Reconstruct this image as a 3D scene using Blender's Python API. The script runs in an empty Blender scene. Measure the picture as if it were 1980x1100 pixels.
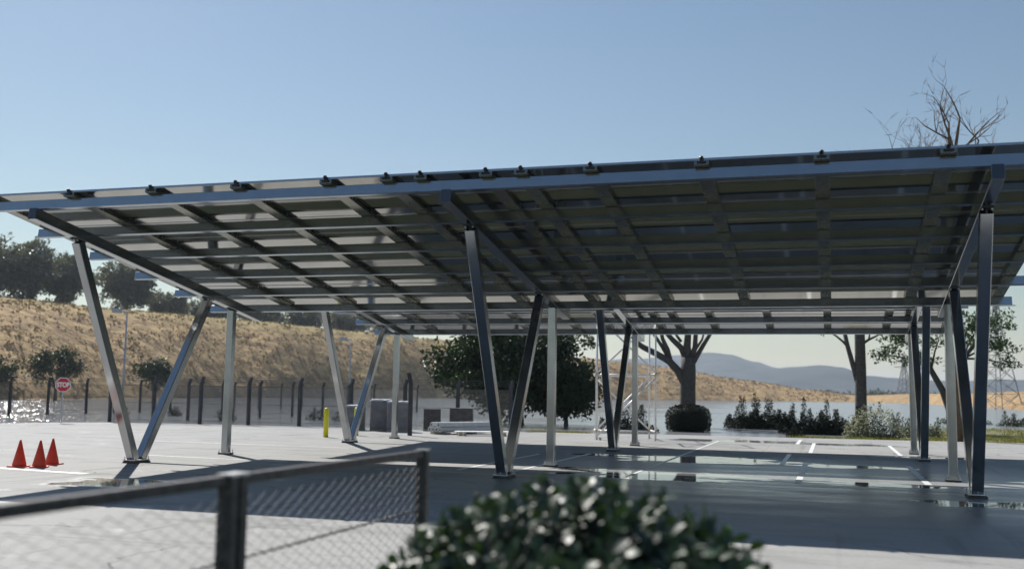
import bpy, math, random
from mathutils import Vector, Matrix, noise as mnoise

scene = bpy.context.scene
COL = scene.collection
R = math.radians
random.seed(7)

# ---------------------------------------------------------------- camera
cam_d = bpy.data.cameras.new('camera')
cam = bpy.data.objects.new('camera', cam_d)
COL.objects.link(cam)
scene.camera = cam
CAM = Vector((15.838, -21.121, 1.8))
_yaw, _pit, _rol = R(-17.23), R(5.96), R(0.91)
_fw = Vector((math.sin(_yaw) * math.cos(_pit), math.cos(_yaw) * math.cos(_pit), math.sin(_pit)))
_r = Vector((math.cos(_yaw), -math.sin(_yaw), 0))
_u = _r.cross(_fw)
_r2 = _r * math.cos(_rol) + _u * math.sin(_rol)
_u2 = -_r * math.sin(_rol) + _u * math.cos(_rol)
cam.matrix_world = Matrix(((_r2.x, _u2.x, -_fw.x, CAM.x), (_r2.y, _u2.y, -_fw.y, CAM.y),
                           (_r2.z, _u2.z, -_fw.z, CAM.z), (0, 0, 0, 1)))
cam_d.sensor_width = 36.0
cam_d.lens = 36.25
cam_d.clip_start = 0.1
cam_d.clip_end = 20000
cam_d.dof.use_dof = True
cam_d.dof.focus_distance = 25.0
cam_d.dof.aperture_fstop = 0.85

# ---------------------------------------------------------------- sky and sun
SUN_DIR = Vector((-0.80, 0.71, 1.0)).normalized()
SUN_EL = math.asin(SUN_DIR.z)
SUN_AZ = math.atan2(SUN_DIR.x, SUN_DIR.y)
world = bpy.data.worlds.new('World')
scene.world = world
world.use_nodes = True
wn = world.node_tree.nodes
wn.clear()
sky = wn.new('ShaderNodeTexSky')
sky.sky_type = 'NISHITA'
sky.sun_disc = False
sky.sun_elevation = SUN_EL
sky.sun_rotation = SUN_AZ % (2 * math.pi)
sky.altitude = 100
sky.air_density = 1.35
sky.dust_density = 0.3
sky.ozone_density = 2.5
bg = wn.new('ShaderNodeBackground')
bg.inputs['Strength'].default_value = 0.060
wo = wn.new('ShaderNodeOutputWorld')
world.node_tree.links.new(sky.outputs[0], bg.inputs[0])
world.node_tree.links.new(bg.outputs[0], wo.inputs[0])

sun_d = bpy.data.lights.new('sun', 'SUN')
sun_d.energy = 5.0
sun_d.angle = R(0.5)
sun_d.color = (1.0, 0.965, 0.91)
sun = bpy.data.objects.new('sun', sun_d)
COL.objects.link(sun)
sun.location = (-40, 40, 60)
sun.rotation_euler = (-SUN_DIR).to_track_quat('-Z', 'Y').to_euler()

scene.view_settings.view_transform = 'Standard'
scene.view_settings.look = 'None'
scene.view_settings.exposure = 0.42
scene.view_settings.gamma = 1.0
scene.view_settings.use_curve_mapping = False
scene.render.engine = 'CYCLES'
scene.cycles.use_denoising = True
scene.cycles.use_adaptive_sampling = True
scene.cycles.adaptive_threshold = 0.015
scene.cycles.max_bounces = 8
scene.cycles.glossy_bounces = 5
scene.cycles.transparent_max_bounces = 6
scene.cycles.sample_clamp_indirect = 6.0
scene.cycles.caustics_reflective = False
scene.cycles.caustics_refractive = False

# ---------------------------------------------------------------- material helpers
def new_mat(name):
    m = bpy.data.materials.new(name)
    m.use_nodes = True
    nt = m.node_tree
    b = nt.nodes['Principled BSDF']
    return m, nt, b

def node(nt, typ, **kw):
    n = nt.nodes.new(typ)
    for k, v in kw.items():
        if k in n.inputs:
            n.inputs[k].default_value = v
        else:
            setattr(n, k, v)
    return n

def ramp(nt, fac, stops):
    n = nt.nodes.new('ShaderNodeValToRGB')
    els = n.color_ramp.elements
    while len(els) < len(stops):
        els.new(0.5)
    for e, (p, c) in zip(els, stops):
        e.position = p
        e.color = c if len(c) == 4 else (*c, 1)
    nt.links.new(fac, n.inputs[0])
    return n.outputs[0]

def math_n(nt, op, a, b=None, clamp=False):
    n = nt.nodes.new('ShaderNodeMath')
    n.operation = op
    n.use_clamp = clamp
    for i, v in enumerate((a, b)):
        if v is None:
            continue
        if isinstance(v, (int, float)):
            n.inputs[i].default_value = v
        else:
            nt.links.new(v, n.inputs[i])
    return n.outputs[0]

def mixc(nt, fac, a, b, mode='MIX'):
    n = nt.nodes.new('ShaderNodeMix')
    n.data_type = 'RGBA'
    n.blend_type = mode
    for idx, v in ((0, fac), (6, a), (7, b)):
        if isinstance(v, (int, float)):
            n.inputs[idx].default_value = v
        elif isinstance(v, tuple):
            n.inputs[idx].default_value = (*v, 1) if len(v) == 3 else v
        else:
            nt.links.new(v, n.inputs[idx])
    return n.outputs[2]

def noise_tex(nt, scale, detail=4, rough=0.55, coord='Object', vec=None, stretch=None):
    n = nt.nodes.new('ShaderNodeTexNoise')
    n.inputs['Scale'].default_value = scale
    n.inputs['Detail'].default_value = detail
    n.inputs['Roughness'].default_value = rough
    if vec is None:
        tc = nt.nodes.new('ShaderNodeTexCoord')
        vec = tc.outputs[coord]
    if stretch:
        mp = nt.nodes.new('ShaderNodeMapping')
        mp.inputs['Scale'].default_value = stretch
        nt.links.new(vec, mp.inputs[0])
        vec = mp.outputs[0]
    nt.links.new(vec, n.inputs['Vector'])
    return n.outputs[0]

def bump(nt, b, height, strength=0.3, dist=0.01):
    n = nt.nodes.new('ShaderNodeBump')
    n.inputs['Strength'].default_value = strength
    n.inputs['Distance'].default_value = dist
    nt.links.new(height, n.inputs['Height'])
    nt.links.new(n.outputs[0], b.inputs['Normal'])

def simple(name, col, rough=0.6, metal=0.0, var=0.25, scale=6.0, rvar=0.1, bmp=0.0, spec=0.5):
    m, nt, b = new_mat(name)
    nz = noise_tex(nt, scale)
    lo = tuple(c * (1 - var) for c in col)
    hi = tuple(min(1, c * (1 + var)) for c in col)
    nt.links.new(ramp(nt, nz, [(0.3, lo), (0.7, hi)]), b.inputs['Base Color'])
    b.inputs['Metallic'].default_value = metal
    b.inputs['Specular IOR Level'].default_value = spec
    r = nt.nodes.new('ShaderNodeMapRange')
    r.inputs['To Min'].default_value = max(0.02, rough - rvar)
    r.inputs['To Max'].default_value = min(1, rough + rvar)
    nt.links.new(noise_tex(nt, scale * 2.3), r.inputs[0])
    nt.links.new(r.outputs[0], b.inputs['Roughness'])
    if bmp:
        bump(nt, b, noise_tex(nt, scale * 5), bmp, 0.01)
    return m

M = {}
M['steel'] = simple('painted_steel', (0.41, 0.425, 0.435), 0.17, 1.0, 0.06, 3.0, 0.05)
M['purlin'] = simple('sky_tinted_purlin_steel', (0.385, 0.425, 0.465), 0.17, 1.0, 0.06, 3.0, 0.05)  # bluer than the other steel: reflected sky partly tinted into the base colour
M['steel_dark'] = simple('dark_cap_steel', (0.10, 0.11, 0.13), 0.30, 1.0, 0.1, 3.0, 0.05)
M['rail'] = simple('rail_steel', (0.27, 0.265, 0.225), 0.26, 1.0, 0.10, 3.0, 0.06)
M['black_metal'] = simple('black_clamp_metal', (0.02, 0.02, 0.022), 0.35, 0.4)
M['galv'] = simple('galvanised_steel', (0.55, 0.56, 0.57), 0.32, 1.0, 0.15, 9, 0.12)
M['frame_alu'] = simple('panel_frame_aluminium', (0.50, 0.51, 0.53), 0.24, 1.0, 0.05, 4, 0.04)
M['backsheet'] = simple('panel_back_glass', (0.43, 0.425, 0.39), 0.075, 1.0, 0.08, 1.2, 0.02)
M['footing'] = simple('footing_concrete', (0.075, 0.073, 0.07), 0.7, 0, 0.3, 9, 0.1, 0.3)
M['cone'] = simple('traffic_cone_plastic', (0.62, 0.045, 0.012), 0.45, 0, 0.15, 8)
M['yellow'] = simple('yellow_paint', (0.72, 0.66, 0.015), 0.4, 0, 0.1, 8)
M['fence_post'] = simple('dark_concrete_post', (0.055, 0.055, 0.06), 0.75, 0, 0.3, 5, 0.1, 0.3)
M['wire'] = simple('fence_wire', (0.12, 0.12, 0.12), 0.5, 0.4, 0.2, 5)
M['near_fence'] = simple('weathered_fence_steel', (0.085, 0.080, 0.078), 0.55, 0.3, 0.45, 14, 0.15, 0.4)
M['near_wire'] = simple('galvanised_wire', (0.16, 0.16, 0.165), 0.7, 0.1, 0.2, 30)
M['scaffold'] = simple('pale_scaffold_tube', (0.80, 0.79, 0.78), 0.35, 0.1, 0.12, 6)
M['coupler'] = simple('brass_coupler', (0.45, 0.33, 0.13), 0.4, 0.8)
M['lamp'] = simple('lamp_grey', (0.42, 0.44, 0.48), 0.4, 0.5)
M['sign_red'] = simple('sign_red', (0.55, 0.012, 0.02), 0.4, 0, 0.06)
M['sign_white'] = simple('sign_white', (0.82, 0.82, 0.82), 0.4, 0, 0.04)
M['wrap'] = simple('grey_wrapped_blocks', (0.16, 0.16, 0.175), 0.6, 0, 0.25, 3, 0.15, 0.5)
M['wrap_top'] = simple('white_plastic_sheet', (0.78, 0.78, 0.78), 0.35, 0, 0.1, 5, 0.1, 0.6)
M['crate'] = simple('dark_stacked_crate', (0.075, 0.07, 0.072), 0.7, 0, 0.35, 6, 0.1, 0.4)
M['pipe'] = simple('pale_plastic_pipe', (0.52, 0.53, 0.54), 0.45, 0, 0.12, 6)
M['board'] = simple('white_board', (0.80, 0.79, 0.76), 0.5, 0, 0.06, 6)
M['timber'] = simple('weathered_timber', (0.34, 0.30, 0.25), 0.75, 0, 0.3, 12, 0.1, 0.4)
M['bark'] = simple('grey_bark', (0.085, 0.075, 0.068), 0.85, 0, 0.35, 7, 0.08, 0.7)
M['bark_pale'] = simple('pale_brown_bark', (0.12, 0.078, 0.052), 0.8, 0, 0.35, 5, 0.08, 0.5)
M['pylon'] = simple('pylon_steel', (0.20, 0.21, 0.23), 0.55, 0.6)

def leaf_mat(name, c1, c2, rough=0.45, spec=0.5, scale=0.8, trans=0.0):
    m, nt, b = new_mat(name)
    nz = noise_tex(nt, scale, 5, 0.7)
    inf = nt.nodes.new('ShaderNodeNewGeometry')
    f = math_n(nt, 'ADD', math_n(nt, 'MULTIPLY', nz, 0.6), math_n(nt, 'MULTIPLY', inf.outputs['Random Per Island'], 0.4))
    nt.links.new(ramp(nt, f, [(0.3, c1), (0.72, c2)]), b.inputs['Base Color'])
    b.inputs['Roughness'].default_value = rough
    b.inputs['Specular IOR Level'].default_value = spec
    if trans:
        out = nt.nodes['Material Output']
        t = nt.nodes.new('ShaderNodeBsdfTranslucent')
        t.inputs[0].default_value = (c2[0] * 1.6, c2[1] * 1.6, c2[2] * 0.8, 1)
        mx = nt.nodes.new('ShaderNodeMixShader')
        mx.inputs[0].default_value = trans
        nt.links.new(b.outputs[0], mx.inputs[1])
        nt.links.new(t.outputs[0], mx.inputs[2])
        nt.links.new(mx.outputs[0], out.inputs[0])
    return m

M['leaf_dark'] = leaf_mat('dark_tree_leaf', (0.012, 0.026, 0.012), (0.040, 0.075, 0.028), 0.5, 0.4, 0.5, 0.12)
M['leaf_mid'] = leaf_mat('mid_green_leaf', (0.022, 0.045, 0.018), (0.060, 0.110, 0.035), 0.5, 0.4, 0.5, 0.18)
M['leaf_euc_hazed'] = leaf_mat('hazed_eucalyptus_leaf', (0.085, 0.095, 0.080), (0.18, 0.19, 0.155), 0.5, 0.4, 0.25, 0.12)  # distance haze painted in: leaf colour paled and greyed
M['leaf_oak'] = leaf_mat('oak_leaf', (0.020, 0.032, 0.014), (0.055, 0.075, 0.030), 0.55, 0.4, 0.3, 0.1)
M['leaf_bush'] = leaf_mat('glossy_bush_leaf', (0.007, 0.020, 0.009), (0.042, 0.085, 0.034), 0.46, 0.55, 3.0, 0.10)
M['leaf_black'] = leaf_mat('dark_shrub_leaf', (0.007, 0.011, 0.007), (0.020, 0.028, 0.016), 0.6, 0.12, 1.0, 0.05)
M['leaf_white'] = leaf_mat('white_flower_petal', (0.16, 0.18, 0.15), (0.52, 0.52, 0.48), 0.6, 0.3, 2.0, 0.2)
M['leaf_grey'] = leaf_mat('grey_green_leaf', (0.045, 0.058, 0.045), (0.12, 0.14, 0.11), 0.6, 0.3, 1.0, 0.1)
M['grass'] = leaf_mat('yellow_green_grass', (0.07, 0.082, 0.02), (0.20, 0.195, 0.05), 0.6, 0.3, 0.8, 0.25)


M['tuft'] = leaf_mat('dry_grass_tuft', (0.32, 0.225, 0.135), (0.58, 0.43, 0.245), 0.95, 0.1, 0.06)

# ---- pavement: pale concrete with joints, stains and rain puddles
def ellipse_mask(nt, px, py, cx, cy, rx, ry):
    a = math_n(nt, 'DIVIDE', math_n(nt, 'SUBTRACT', px, cx), rx)
    b = math_n(nt, 'DIVIDE', math_n(nt, 'SUBTRACT', py, cy), ry)
    d = math_n(nt, 'ADD', math_n(nt, 'MULTIPLY', a, a), math_n(nt, 'MULTIPLY', b, b))
    return math_n(nt, 'SUBTRACT', 1.0, d)

PUDDLES = [(12.4, 8.5, 2.5, 1.6), (12.2, 2.3, 2.3, 1.2), (16.2, 7.6, 1.7, 0.7), (18.9, -1.4, 1.6, 0.7),
           (10.1, 3.3, 0.8, 0.6), (16.7, 2.0, 1.6, 0.55), (12.0, 21.5, 3.0, 1.2), (18.6, 13.4, 1.4, 0.6), (9.2, 9.3, 1.0, 0.5),
           (16.0, 20.8, 2.4, 0.9), (3.2, -4.6, 1.5, 0.9), (21.0, 4.4, 1.4, 0.5)]
def make_pavement_mat():
    m, nt, b = new_mat('pale_concrete_paving')
    tc = nt.nodes.new('ShaderNodeTexCoord')
    sep = nt.nodes.new('ShaderNodeSeparateXYZ')
    nt.links.new(tc.outputs['Object'], sep.inputs[0])
    px, py = sep.outputs[0], sep.outputs[1]
    big = noise_tex(nt, 0.35, 5, 0.6, vec=tc.outputs['Object'])
    fine = noise_tex(nt, 14, 6, 0.65, vec=tc.outputs['Object'])
    streak = noise_tex(nt, 0.55, 5, 0.62, vec=tc.outputs['Object'], stretch=(0.55, 2.2, 1))
    c = ramp(nt, big, [(0.28, (0.295, 0.292, 0.282)), (0.70, (0.375, 0.371, 0.36))])
    c = mixc(nt, 0.20, c, ramp(nt, fine, [(0.3, (0.20, 0.198, 0.19)), (0.7, (0.53, 0.523, 0.505))]))
    stain = ramp(nt, streak, [(0.52, (0, 0, 0)), (0.68, (1, 1, 1))])
    c = mixc(nt, math_n(nt, 'MULTIPLY', stain, 0.42), c, (0.12, 0.12, 0.122))
    # saw-cut joints every 6 m
    jx = math_n(nt, 'ABSOLUTE', math_n(nt, 'SUBTRACT', math_n(nt, 'FRACT', math_n(nt, 'DIVIDE', math_n(nt, 'SUBTRACT', px, 13.65 - 3.05), 6.1)), 0.5))
    jy = math_n(nt, 'ABSOLUTE', math_n(nt, 'SUBTRACT', math_n(nt, 'FRACT', math_n(nt, 'DIVIDE', math_n(nt, 'SUBTRACT', py, 1.5 - 3.05), 6.1)), 0.5))
    j = math_n(nt, 'MAXIMUM', math_n(nt, 'LESS_THAN', jx, 0.0022), math_n(nt, 'LESS_THAN', jy, 0.0022))
    jb = math_n(nt, 'MULTIPLY', j, ramp(nt, noise_tex(nt, 1.3, 3, vec=tc.outputs['Object']), [(0.4, (0.2, 0.2, 0.2)), (0.6, (1, 1, 1))]))
    c = mixc(nt, math_n(nt, 'MULTIPLY', jb, 0.75), c, (0.10, 0.10, 0.10))
    # hairline cracks
    vc = nt.nodes.new('ShaderNodeTexVoronoi'); vc.feature = 'DISTANCE_TO_EDGE'; vc.inputs['Scale'].default_value = 0.16
    dn = nt.nodes.new('ShaderNodeTexNoise'); dn.inputs['Scale'].default_value = 1.1; dn.inputs['Detail'].default_value = 6
    nt.links.new(tc.outputs['Object'], dn.inputs['Vector'])
    dv = nt.nodes.new('ShaderNodeVectorMath'); dv.operation = 'MULTIPLY_ADD'
    nt.links.new(dn.outputs['Color'], dv.inputs[0]); dv.inputs[1].default_value = (1.3, 1.3, 0); nt.links.new(tc.outputs['Object'], dv.inputs[2])
    nt.links.new(dv.outputs[0], vc.inputs['Vector'])
    ck = math_n(nt, 'MULTIPLY', math_n(nt, 'LESS_THAN', vc.outputs['Distance'], 0.0022), ramp(nt, noise_tex(nt, 0.22, 3, vec=tc.outputs['Object']), [(0.45, (0, 0, 0)), (0.55, (1, 1, 1))]))
    c = mixc(nt, math_n(nt, 'MULTIPLY', ck, 0.7), c, (0.05, 0.05, 0.05))
    # tyre scuffs along the aisles and oil spots
    ty = noise_tex(nt, 1.0, 4, 0.6, vec=tc.outputs['Object'], stretch=(2.4, 0.10, 1))
    c = mixc(nt, math_n(nt, 'MULTIPLY', ramp(nt, ty, [(0.58, (0, 0, 0)), (0.72, (1, 1, 1))]), 0.30), c, (0.07, 0.07, 0.07))
    ol = noise_tex(nt, 1.9, 3, 0.5, vec=tc.outputs['Object'])
    c = mixc(nt, math_n(nt, 'MULTIPLY', ramp(nt, ol, [(0.70, (0, 0, 0)), (0.76, (1, 1, 1))]), 0.45), c, (0.045, 0.045, 0.047))
    # puddles
    pm = None
    for e in PUDDLES:
        q = ellipse_mask(nt, px, py, *e)
        pm = q if pm is None else math_n(nt, 'MAXIMUM', pm, q)
    pm = math_n(nt, 'MAXIMUM', pm, -0.9)
    wn_ = noise_tex(nt, 0.9, 5, 0.6, vec=tc.outputs['Object'], stretch=(0.8, 1.5, 1))
    raw = math_n(nt, 'ADD', pm, math_n(nt, 'MULTIPLY', math_n(nt, 'SUBTRACT', wn_, 0.5), 4.6))
    wet = math_n(nt, 'MULTIPLY', math_n(nt, 'SUBTRACT', raw, 0.08), 6.0, clamp=True)
    damp = math_n(nt, 'MULTIPLY', math_n(nt, 'ADD', raw, 0.35), 1.6, clamp=True)
    broad = math_n(nt, 'ADD', ellipse_mask(nt, px, py, 15.5, 2.0, 9.0, 9.5), math_n(nt, 'MULTIPLY', math_n(nt, 'SUBTRACT', streak, 0.5), 1.6))
    damp = math_n(nt, 'MAXIMUM', damp, math_n(nt, 'MULTIPLY', broad, 0.9, clamp=True))
    c = mixc(nt, math_n(nt, 'MULTIPLY', damp, 0.30), c, mixc(nt, 1.0, c, (0.42, 0.42, 0.43), 'MULTIPLY'))
    nt.links.new(c, b.inputs['Base Color'])
    r1 = ramp(nt, big, [(0.3, (0.5, 0.5, 0.5)), (0.7, (0.68, 0.68, 0.68))])
    r2 = mixc(nt, damp, r1, (0.24, 0.24, 0.24))
    nt.links.new(mixc(nt, wet, r2, (0.025, 0.025, 0.025)), b.inputs['Roughness'])
    bn = nt.nodes.new('ShaderNodeBump')
    nt.links.new(math_n(nt, 'ADD', 0.03, math_n(nt, 'MULTIPLY', damp, 0.47)), b.inputs['Specular IOR Level'])
    bn.inputs['Distance'].default_value = 0.006
    nt.links.new(math_n(nt, 'MULTIPLY', math_n(nt, 'SUBTRACT', 1.0, wet), 0.35), bn.inputs['Strength'])
    nt.links.new(fine, bn.inputs['Height'])
    nt.links.new(bn.outputs[0], b.inputs['Normal'])
    return m
M['pavement'] = make_pavement_mat()

# ---- open ground: damp grey gravel whose wet facets catch the sun
def make_ground_mat():
    m, nt, b = new_mat('damp_grey_gravel')
    tc = nt.nodes.new('ShaderNodeTexCoord')
    vec = tc.outputs['Object']
    big = noise_tex(nt, 0.06, 6, 0.6, vec=vec)
    fine = noise_tex(nt, 3.0, 5, 0.7, vec=vec)
    c = ramp(nt, big, [(0.35, (0.10, 0.103, 0.108)), (0.65, (0.17, 0.17, 0.17))])
    c = mixc(nt, 0.5, c, ramp(nt, noise_tex(nt, 1.1, 6, 0.75, vec=vec), [(0.38, (0.035, 0.034, 0.032)), (0.62, (0.26, 0.255, 0.25))]))
    c = mixc(nt, 0.35, c, ramp(nt, fine, [(0.3, (0.05, 0.05, 0.05)), (0.7, (0.28, 0.27, 0.26))]))
    CC_ = c
    vo = nt.nodes.new('ShaderNodeTexVoronoi')
    vo.inputs['Scale'].default_value = 11.0
    nt.links.new(vec, vo.inputs['Vector'])
    vm = nt.nodes.new('ShaderNodeVectorMath'); vm.operation = 'SUBTRACT'
    nt.links.new(vo.outputs['Color'], vm.inputs[0]); vm.inputs[1].default_value = (0.5, 0.5, 0.5)
    vs = nt.nodes.new('ShaderNodeVectorMath'); vs.operation = 'SCALE'
    vf = nt.nodes.new('ShaderNodeVectorMath'); vf.operation = 'MULTIPLY'
    nt.links.new(vm.outputs[0], vf.inputs[0]); vf.inputs[1].default_value = (1, 1, 0)
    nt.links.new(vf.outputs[0], vs.inputs[0])
    # loose gravel on the left gives way to a smooth wet flat on the right
    sp = nt.nodes.new('ShaderNodeSeparateXYZ'); nt.links.new(vec, sp.inputs[0])
    mr = nt.nodes.new('ShaderNodeMapRange'); mr.interpolation_type = 'SMOOTHSTEP'
    mr.inputs['From Min'].default_value = -14; mr.inputs['From Max'].default_value = 12; mr.inputs['To Min'].default_value = 0.75; mr.inputs['To Max'].default_value = 0.03
    wob_ = math_n(nt, 'ADD', sp.outputs[0], math_n(nt, 'MULTIPLY', math_n(nt, 'SUBTRACT', big, 0.5), 60.0))
    nt.links.new(wob_, mr.inputs[0]); nt.links.new(mr.outputs[0], vs.inputs['Scale'])
    mr2 = nt.nodes.new('ShaderNodeMapRange'); mr2.inputs['From Min'].default_value = 0.03; mr2.inputs['From Max'].default_value = 0.75
    mr2.inputs['To Min'].default_value = 0.22; mr2.inputs['To Max'].default_value = 0.10
    nt.links.new(mr.outputs[0], mr2.inputs[0]); nt.links.new(mr2.outputs[0], b.inputs['Roughness'])
    flat_ = math_n(nt, 'SUBTRACT', 1.0, math_n(nt, 'DIVIDE', mr.outputs[0], 0.75), clamp=True)
    nt.links.new(mixc(nt, math_n(nt, 'MULTIPLY', flat_, 0.8), CC_, (0.235, 0.245, 0.255)), b.inputs['Base Color'])
    va = nt.nodes.new('ShaderNodeVectorMath'); va.operation = 'ADD'
    geo = nt.nodes.new('ShaderNodeNewGeometry')
    nt.links.new(vs.outputs[0], va.inputs[0]); nt.links.new(geo.outputs['Normal'], va.inputs[1])
    vn = nt.nodes.new('ShaderNodeVectorMath'); vn.operation = 'NORMALIZE'
    nt.links.new(va.outputs[0], vn.inputs[0])
    nt.links.new(vn.outputs[0], b.inputs['Normal'])
    b.inputs['Specular IOR Level'].default_value = 0.22
    return m
M['ground'] = make_ground_mat()

def make_hill_mat():
    m, nt, b = new_mat('dry_grass_hillside')
    tc = nt.nodes.new('ShaderNodeTexCoord')
    vec = tc.outputs['Object']
    a = noise_tex(nt, 0.03, 5, 0.6, vec=vec)
    f = noise_tex(nt, 0.42, 6, 0.70, vec=vec)
    c = ramp(nt, a, [(0.35, (0.39, 0.255, 0.125)), (0.65, (0.50, 0.355, 0.165))])
    c = mixc(nt, 0.55, c, ramp(nt, f, [(0.36, (0.20, 0.135, 0.085)), (0.60, (0.50, 0.36, 0.19))]))
    cl1 = noise_tex(nt, 0.34, 5, 0.62, vec=vec)
    cl2 = noise_tex(nt, 0.85, 4, 0.6, vec=vec)
    cm = ramp(nt, math_n(nt, 'ADD', math_n(nt, 'MULTIPLY', cl1, 0.6), math_n(nt, 'MULTIPLY', cl2, 0.4)), [(0.465, (0, 0, 0)), (0.545, (1, 1, 1))])
    c = mixc(nt, math_n(nt, 'MULTIPLY', cm, 0.50), c, (0.17, 0.11, 0.07))
    # greener on the ridge
    sep = nt.nodes.new('ShaderNodeSeparateXYZ')
    nt.links.new(vec, sep.inputs[0])
    hz = nt.nodes.new('ShaderNodeMapRange')
    hz.inputs['From Min'].default_value = 13.5; hz.inputs['From Max'].default_value = 18.0
    nt.links.new(sep.outputs[2], hz.inputs[0])
    c = mixc(nt, math_n(nt, 'MULTIPLY', hz.outputs[0], 0.55), c, (0.30, 0.265, 0.10))
    nt.links.new(c, b.inputs['Base Color'])
    b.inputs['Roughness'].default_value = 0.95
    b.inputs['Specular IOR Level'].default_value = 0.1
    bump(nt, b, cm, 0.5, 0.5)
    return m
M['hill'] = make_hill_mat()
M['mountain'] = simple('far_mountain_scrub', (0.06, 0.075, 0.085), 0.95, 0, 0.4, 0.01, 0.03, 0, 0.1)
M['verge'] = simple('dark_olive_turf', (0.058, 0.060, 0.030), 0.95, 0, 0.35, 1.5, 0.03, 0.6, 0.1)
M['lawn'] = simple('dry_lawn', (0.15, 0.148, 0.065), 0.9, 0, 0.4, 0.7, 0.05, 0.5, 0.2)
def make_paint():
    m, nt, b = new_mat('worn_white_line_paint')
    nz = noise_tex(nt, 7, 6, 0.7)
    nt.links.new(ramp(nt, nz, [(0.30, (0.50, 0.50, 0.48)), (0.5, (0.80, 0.80, 0.78))]), b.inputs['Base Color'])
    b.inputs['Roughness'].default_value = 0.42
    return m
M['paint'] = make_paint()
def make_glass_top():
    m, nt, b = new_mat('solar_cell_glass')
    b.inputs['Base Color'].default_value = (0.008, 0.012, 0.035, 1)
    b.inputs['Roughness'].default_value = 0.08
    return m
M['cells'] = make_glass_top()

# ---------------------------------------------------------------- mesh helpers
class MB:
    def __init__(s):
        s.v, s.f, s.m = [], [], []
        s.smooth = False
    def add(s, verts, faces, mi=0):
        o = len(s.v)
        s.v += [tuple(v) for v in verts]
        s.f += [tuple(i + o for i in f) for f in faces]
        s.m += [mi] * len(faces)
    def box(s, x0, x1, y0, y1, z0, z1, mi=0):
        s.add([(x0, y0, z0), (x1, y0, z0), (x1, y1, z0), (x0, y1, z0), (x0, y0, z1), (x1, y0, z1), (x1, y1, z1), (x0, y1, z1)],
              [(0, 3, 2, 1), (4, 5, 6, 7), (0, 1, 5, 4), (1, 2, 6, 5), (2, 3, 7, 6), (3, 0, 4, 7)], mi)
    def beam(s, a, b, w, h, up=(0, 0, 1), ch=0.0, mi=0):
        """box or chamfered bar from a to b, w across, h along up"""
        a, b = Vector(a), Vector(b)
        d = (b - a).normalized()
        sd = d.cross(Vector(up)).normalized()
        u = sd.cross(d)
        w2, h2 = w / 2, h / 2
        if ch <= 0:
            sec = [(-w2, -h2), (w2, -h2), (w2, h2), (-w2, h2)]
        else:
            sec = [(-w2 + ch, -h2), (w2 - ch, -h2), (w2, -h2 + ch), (w2, h2 - ch), (w2 - ch, h2), (-w2 + ch, h2), (-w2, h2 - ch), (-w2, -h2 + ch)]
        n = len(sec)
        vs = [a + sd * p + u * q for p, q in sec] + [b + sd * p + u * q for p, q in sec]
        fs = [(i, i + n, (i + 1) % n + n, (i + 1) % n) for i in range(n)]
        fs += [tuple(range(n)), tuple(reversed(range(n, 2 * n)))]
        s.add(vs, fs, mi)
    def tube(s, pts, rads, n=6, mi=0, cap=True):
        pts = [Vector(p) for p in pts]
        if isinstance(rads, (int, float)):
            rads = [rads] * len(pts)
        vs, fs = [], []
        ref = None
        for i, p in enumerate(pts):
            d = (pts[min(i + 1, len(pts) - 1)] - pts[max(i - 1, 0)])
            if d.length < 1e-9: d = Vector((0, 0, 1))
            d.normalize()
            if ref is None:
                ref = d.orthogonal().normalized()
            else:
                ref = (ref - d * ref.dot(d))
                ref = ref.normalized() if ref.length > 1e-6 else d.orthogonal().normalized()
            o = d.cross(ref)
            for k in range(n):
                t = 2 * math.pi * k / n
                vs.append(p + (ref * math.cos(t) + o * math.sin(t)) * rads[i])
        for i in range(len(pts) - 1):
            for k in range(n):
                fs.append((i * n + k, i * n + (k + 1) % n, (i + 1) * n + (k + 1) % n, (i + 1) * n + k))
        if cap:
            fs.append(tuple(reversed(range(n))))
            fs.append(tuple(range((len(pts) - 1) * n, len(pts) * n)))
        s.add(vs, fs, mi)
    def lathe(s, prof, n=16, c=(0, 0, 0), mi=0):
        vs, fs = [], []
        for r, z in prof:
            for k in range(n):
                t = 2 * math.pi * k / n
                vs.append((c[0] + r * math.cos(t), c[1] + r * math.sin(t), c[2] + z))
        for i in range(len(prof) - 1):
            for k in range(n):
                fs.append((i * n + k, i * n + (k + 1) % n, (i + 1) * n + (k + 1) % n, (i + 1) * n + k))
        fs.append(tuple(reversed(range(n))))
        fs.append(tuple(range((len(prof) - 1) * n, len(prof) * n)))
        s.add(vs, fs, mi)
    def mesh(s, name, mats):
        me = bpy.data.meshes.new(name)
        me.from_pydata(s.v, [], s.f)
        for m in (mats if isinstance(mats, (list, tuple)) else [mats]):
            me.materials.append(m)
        if any(s.m):
            me.polygons.foreach_set('material_index', s.m)
        if s.smooth:
            me.polygons.foreach_set('use_smooth', [True] * len(me.polygons))
        me.update()
        return me
    def build(s, name, mats, parent=None, loc=None):
        o = bpy.data.objects.new(name, s.mesh(name, mats))
        COL.objects.link(o)
        if parent is not None:
            o.parent = parent
        if loc is not None:
            o.location = loc
        return o

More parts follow.
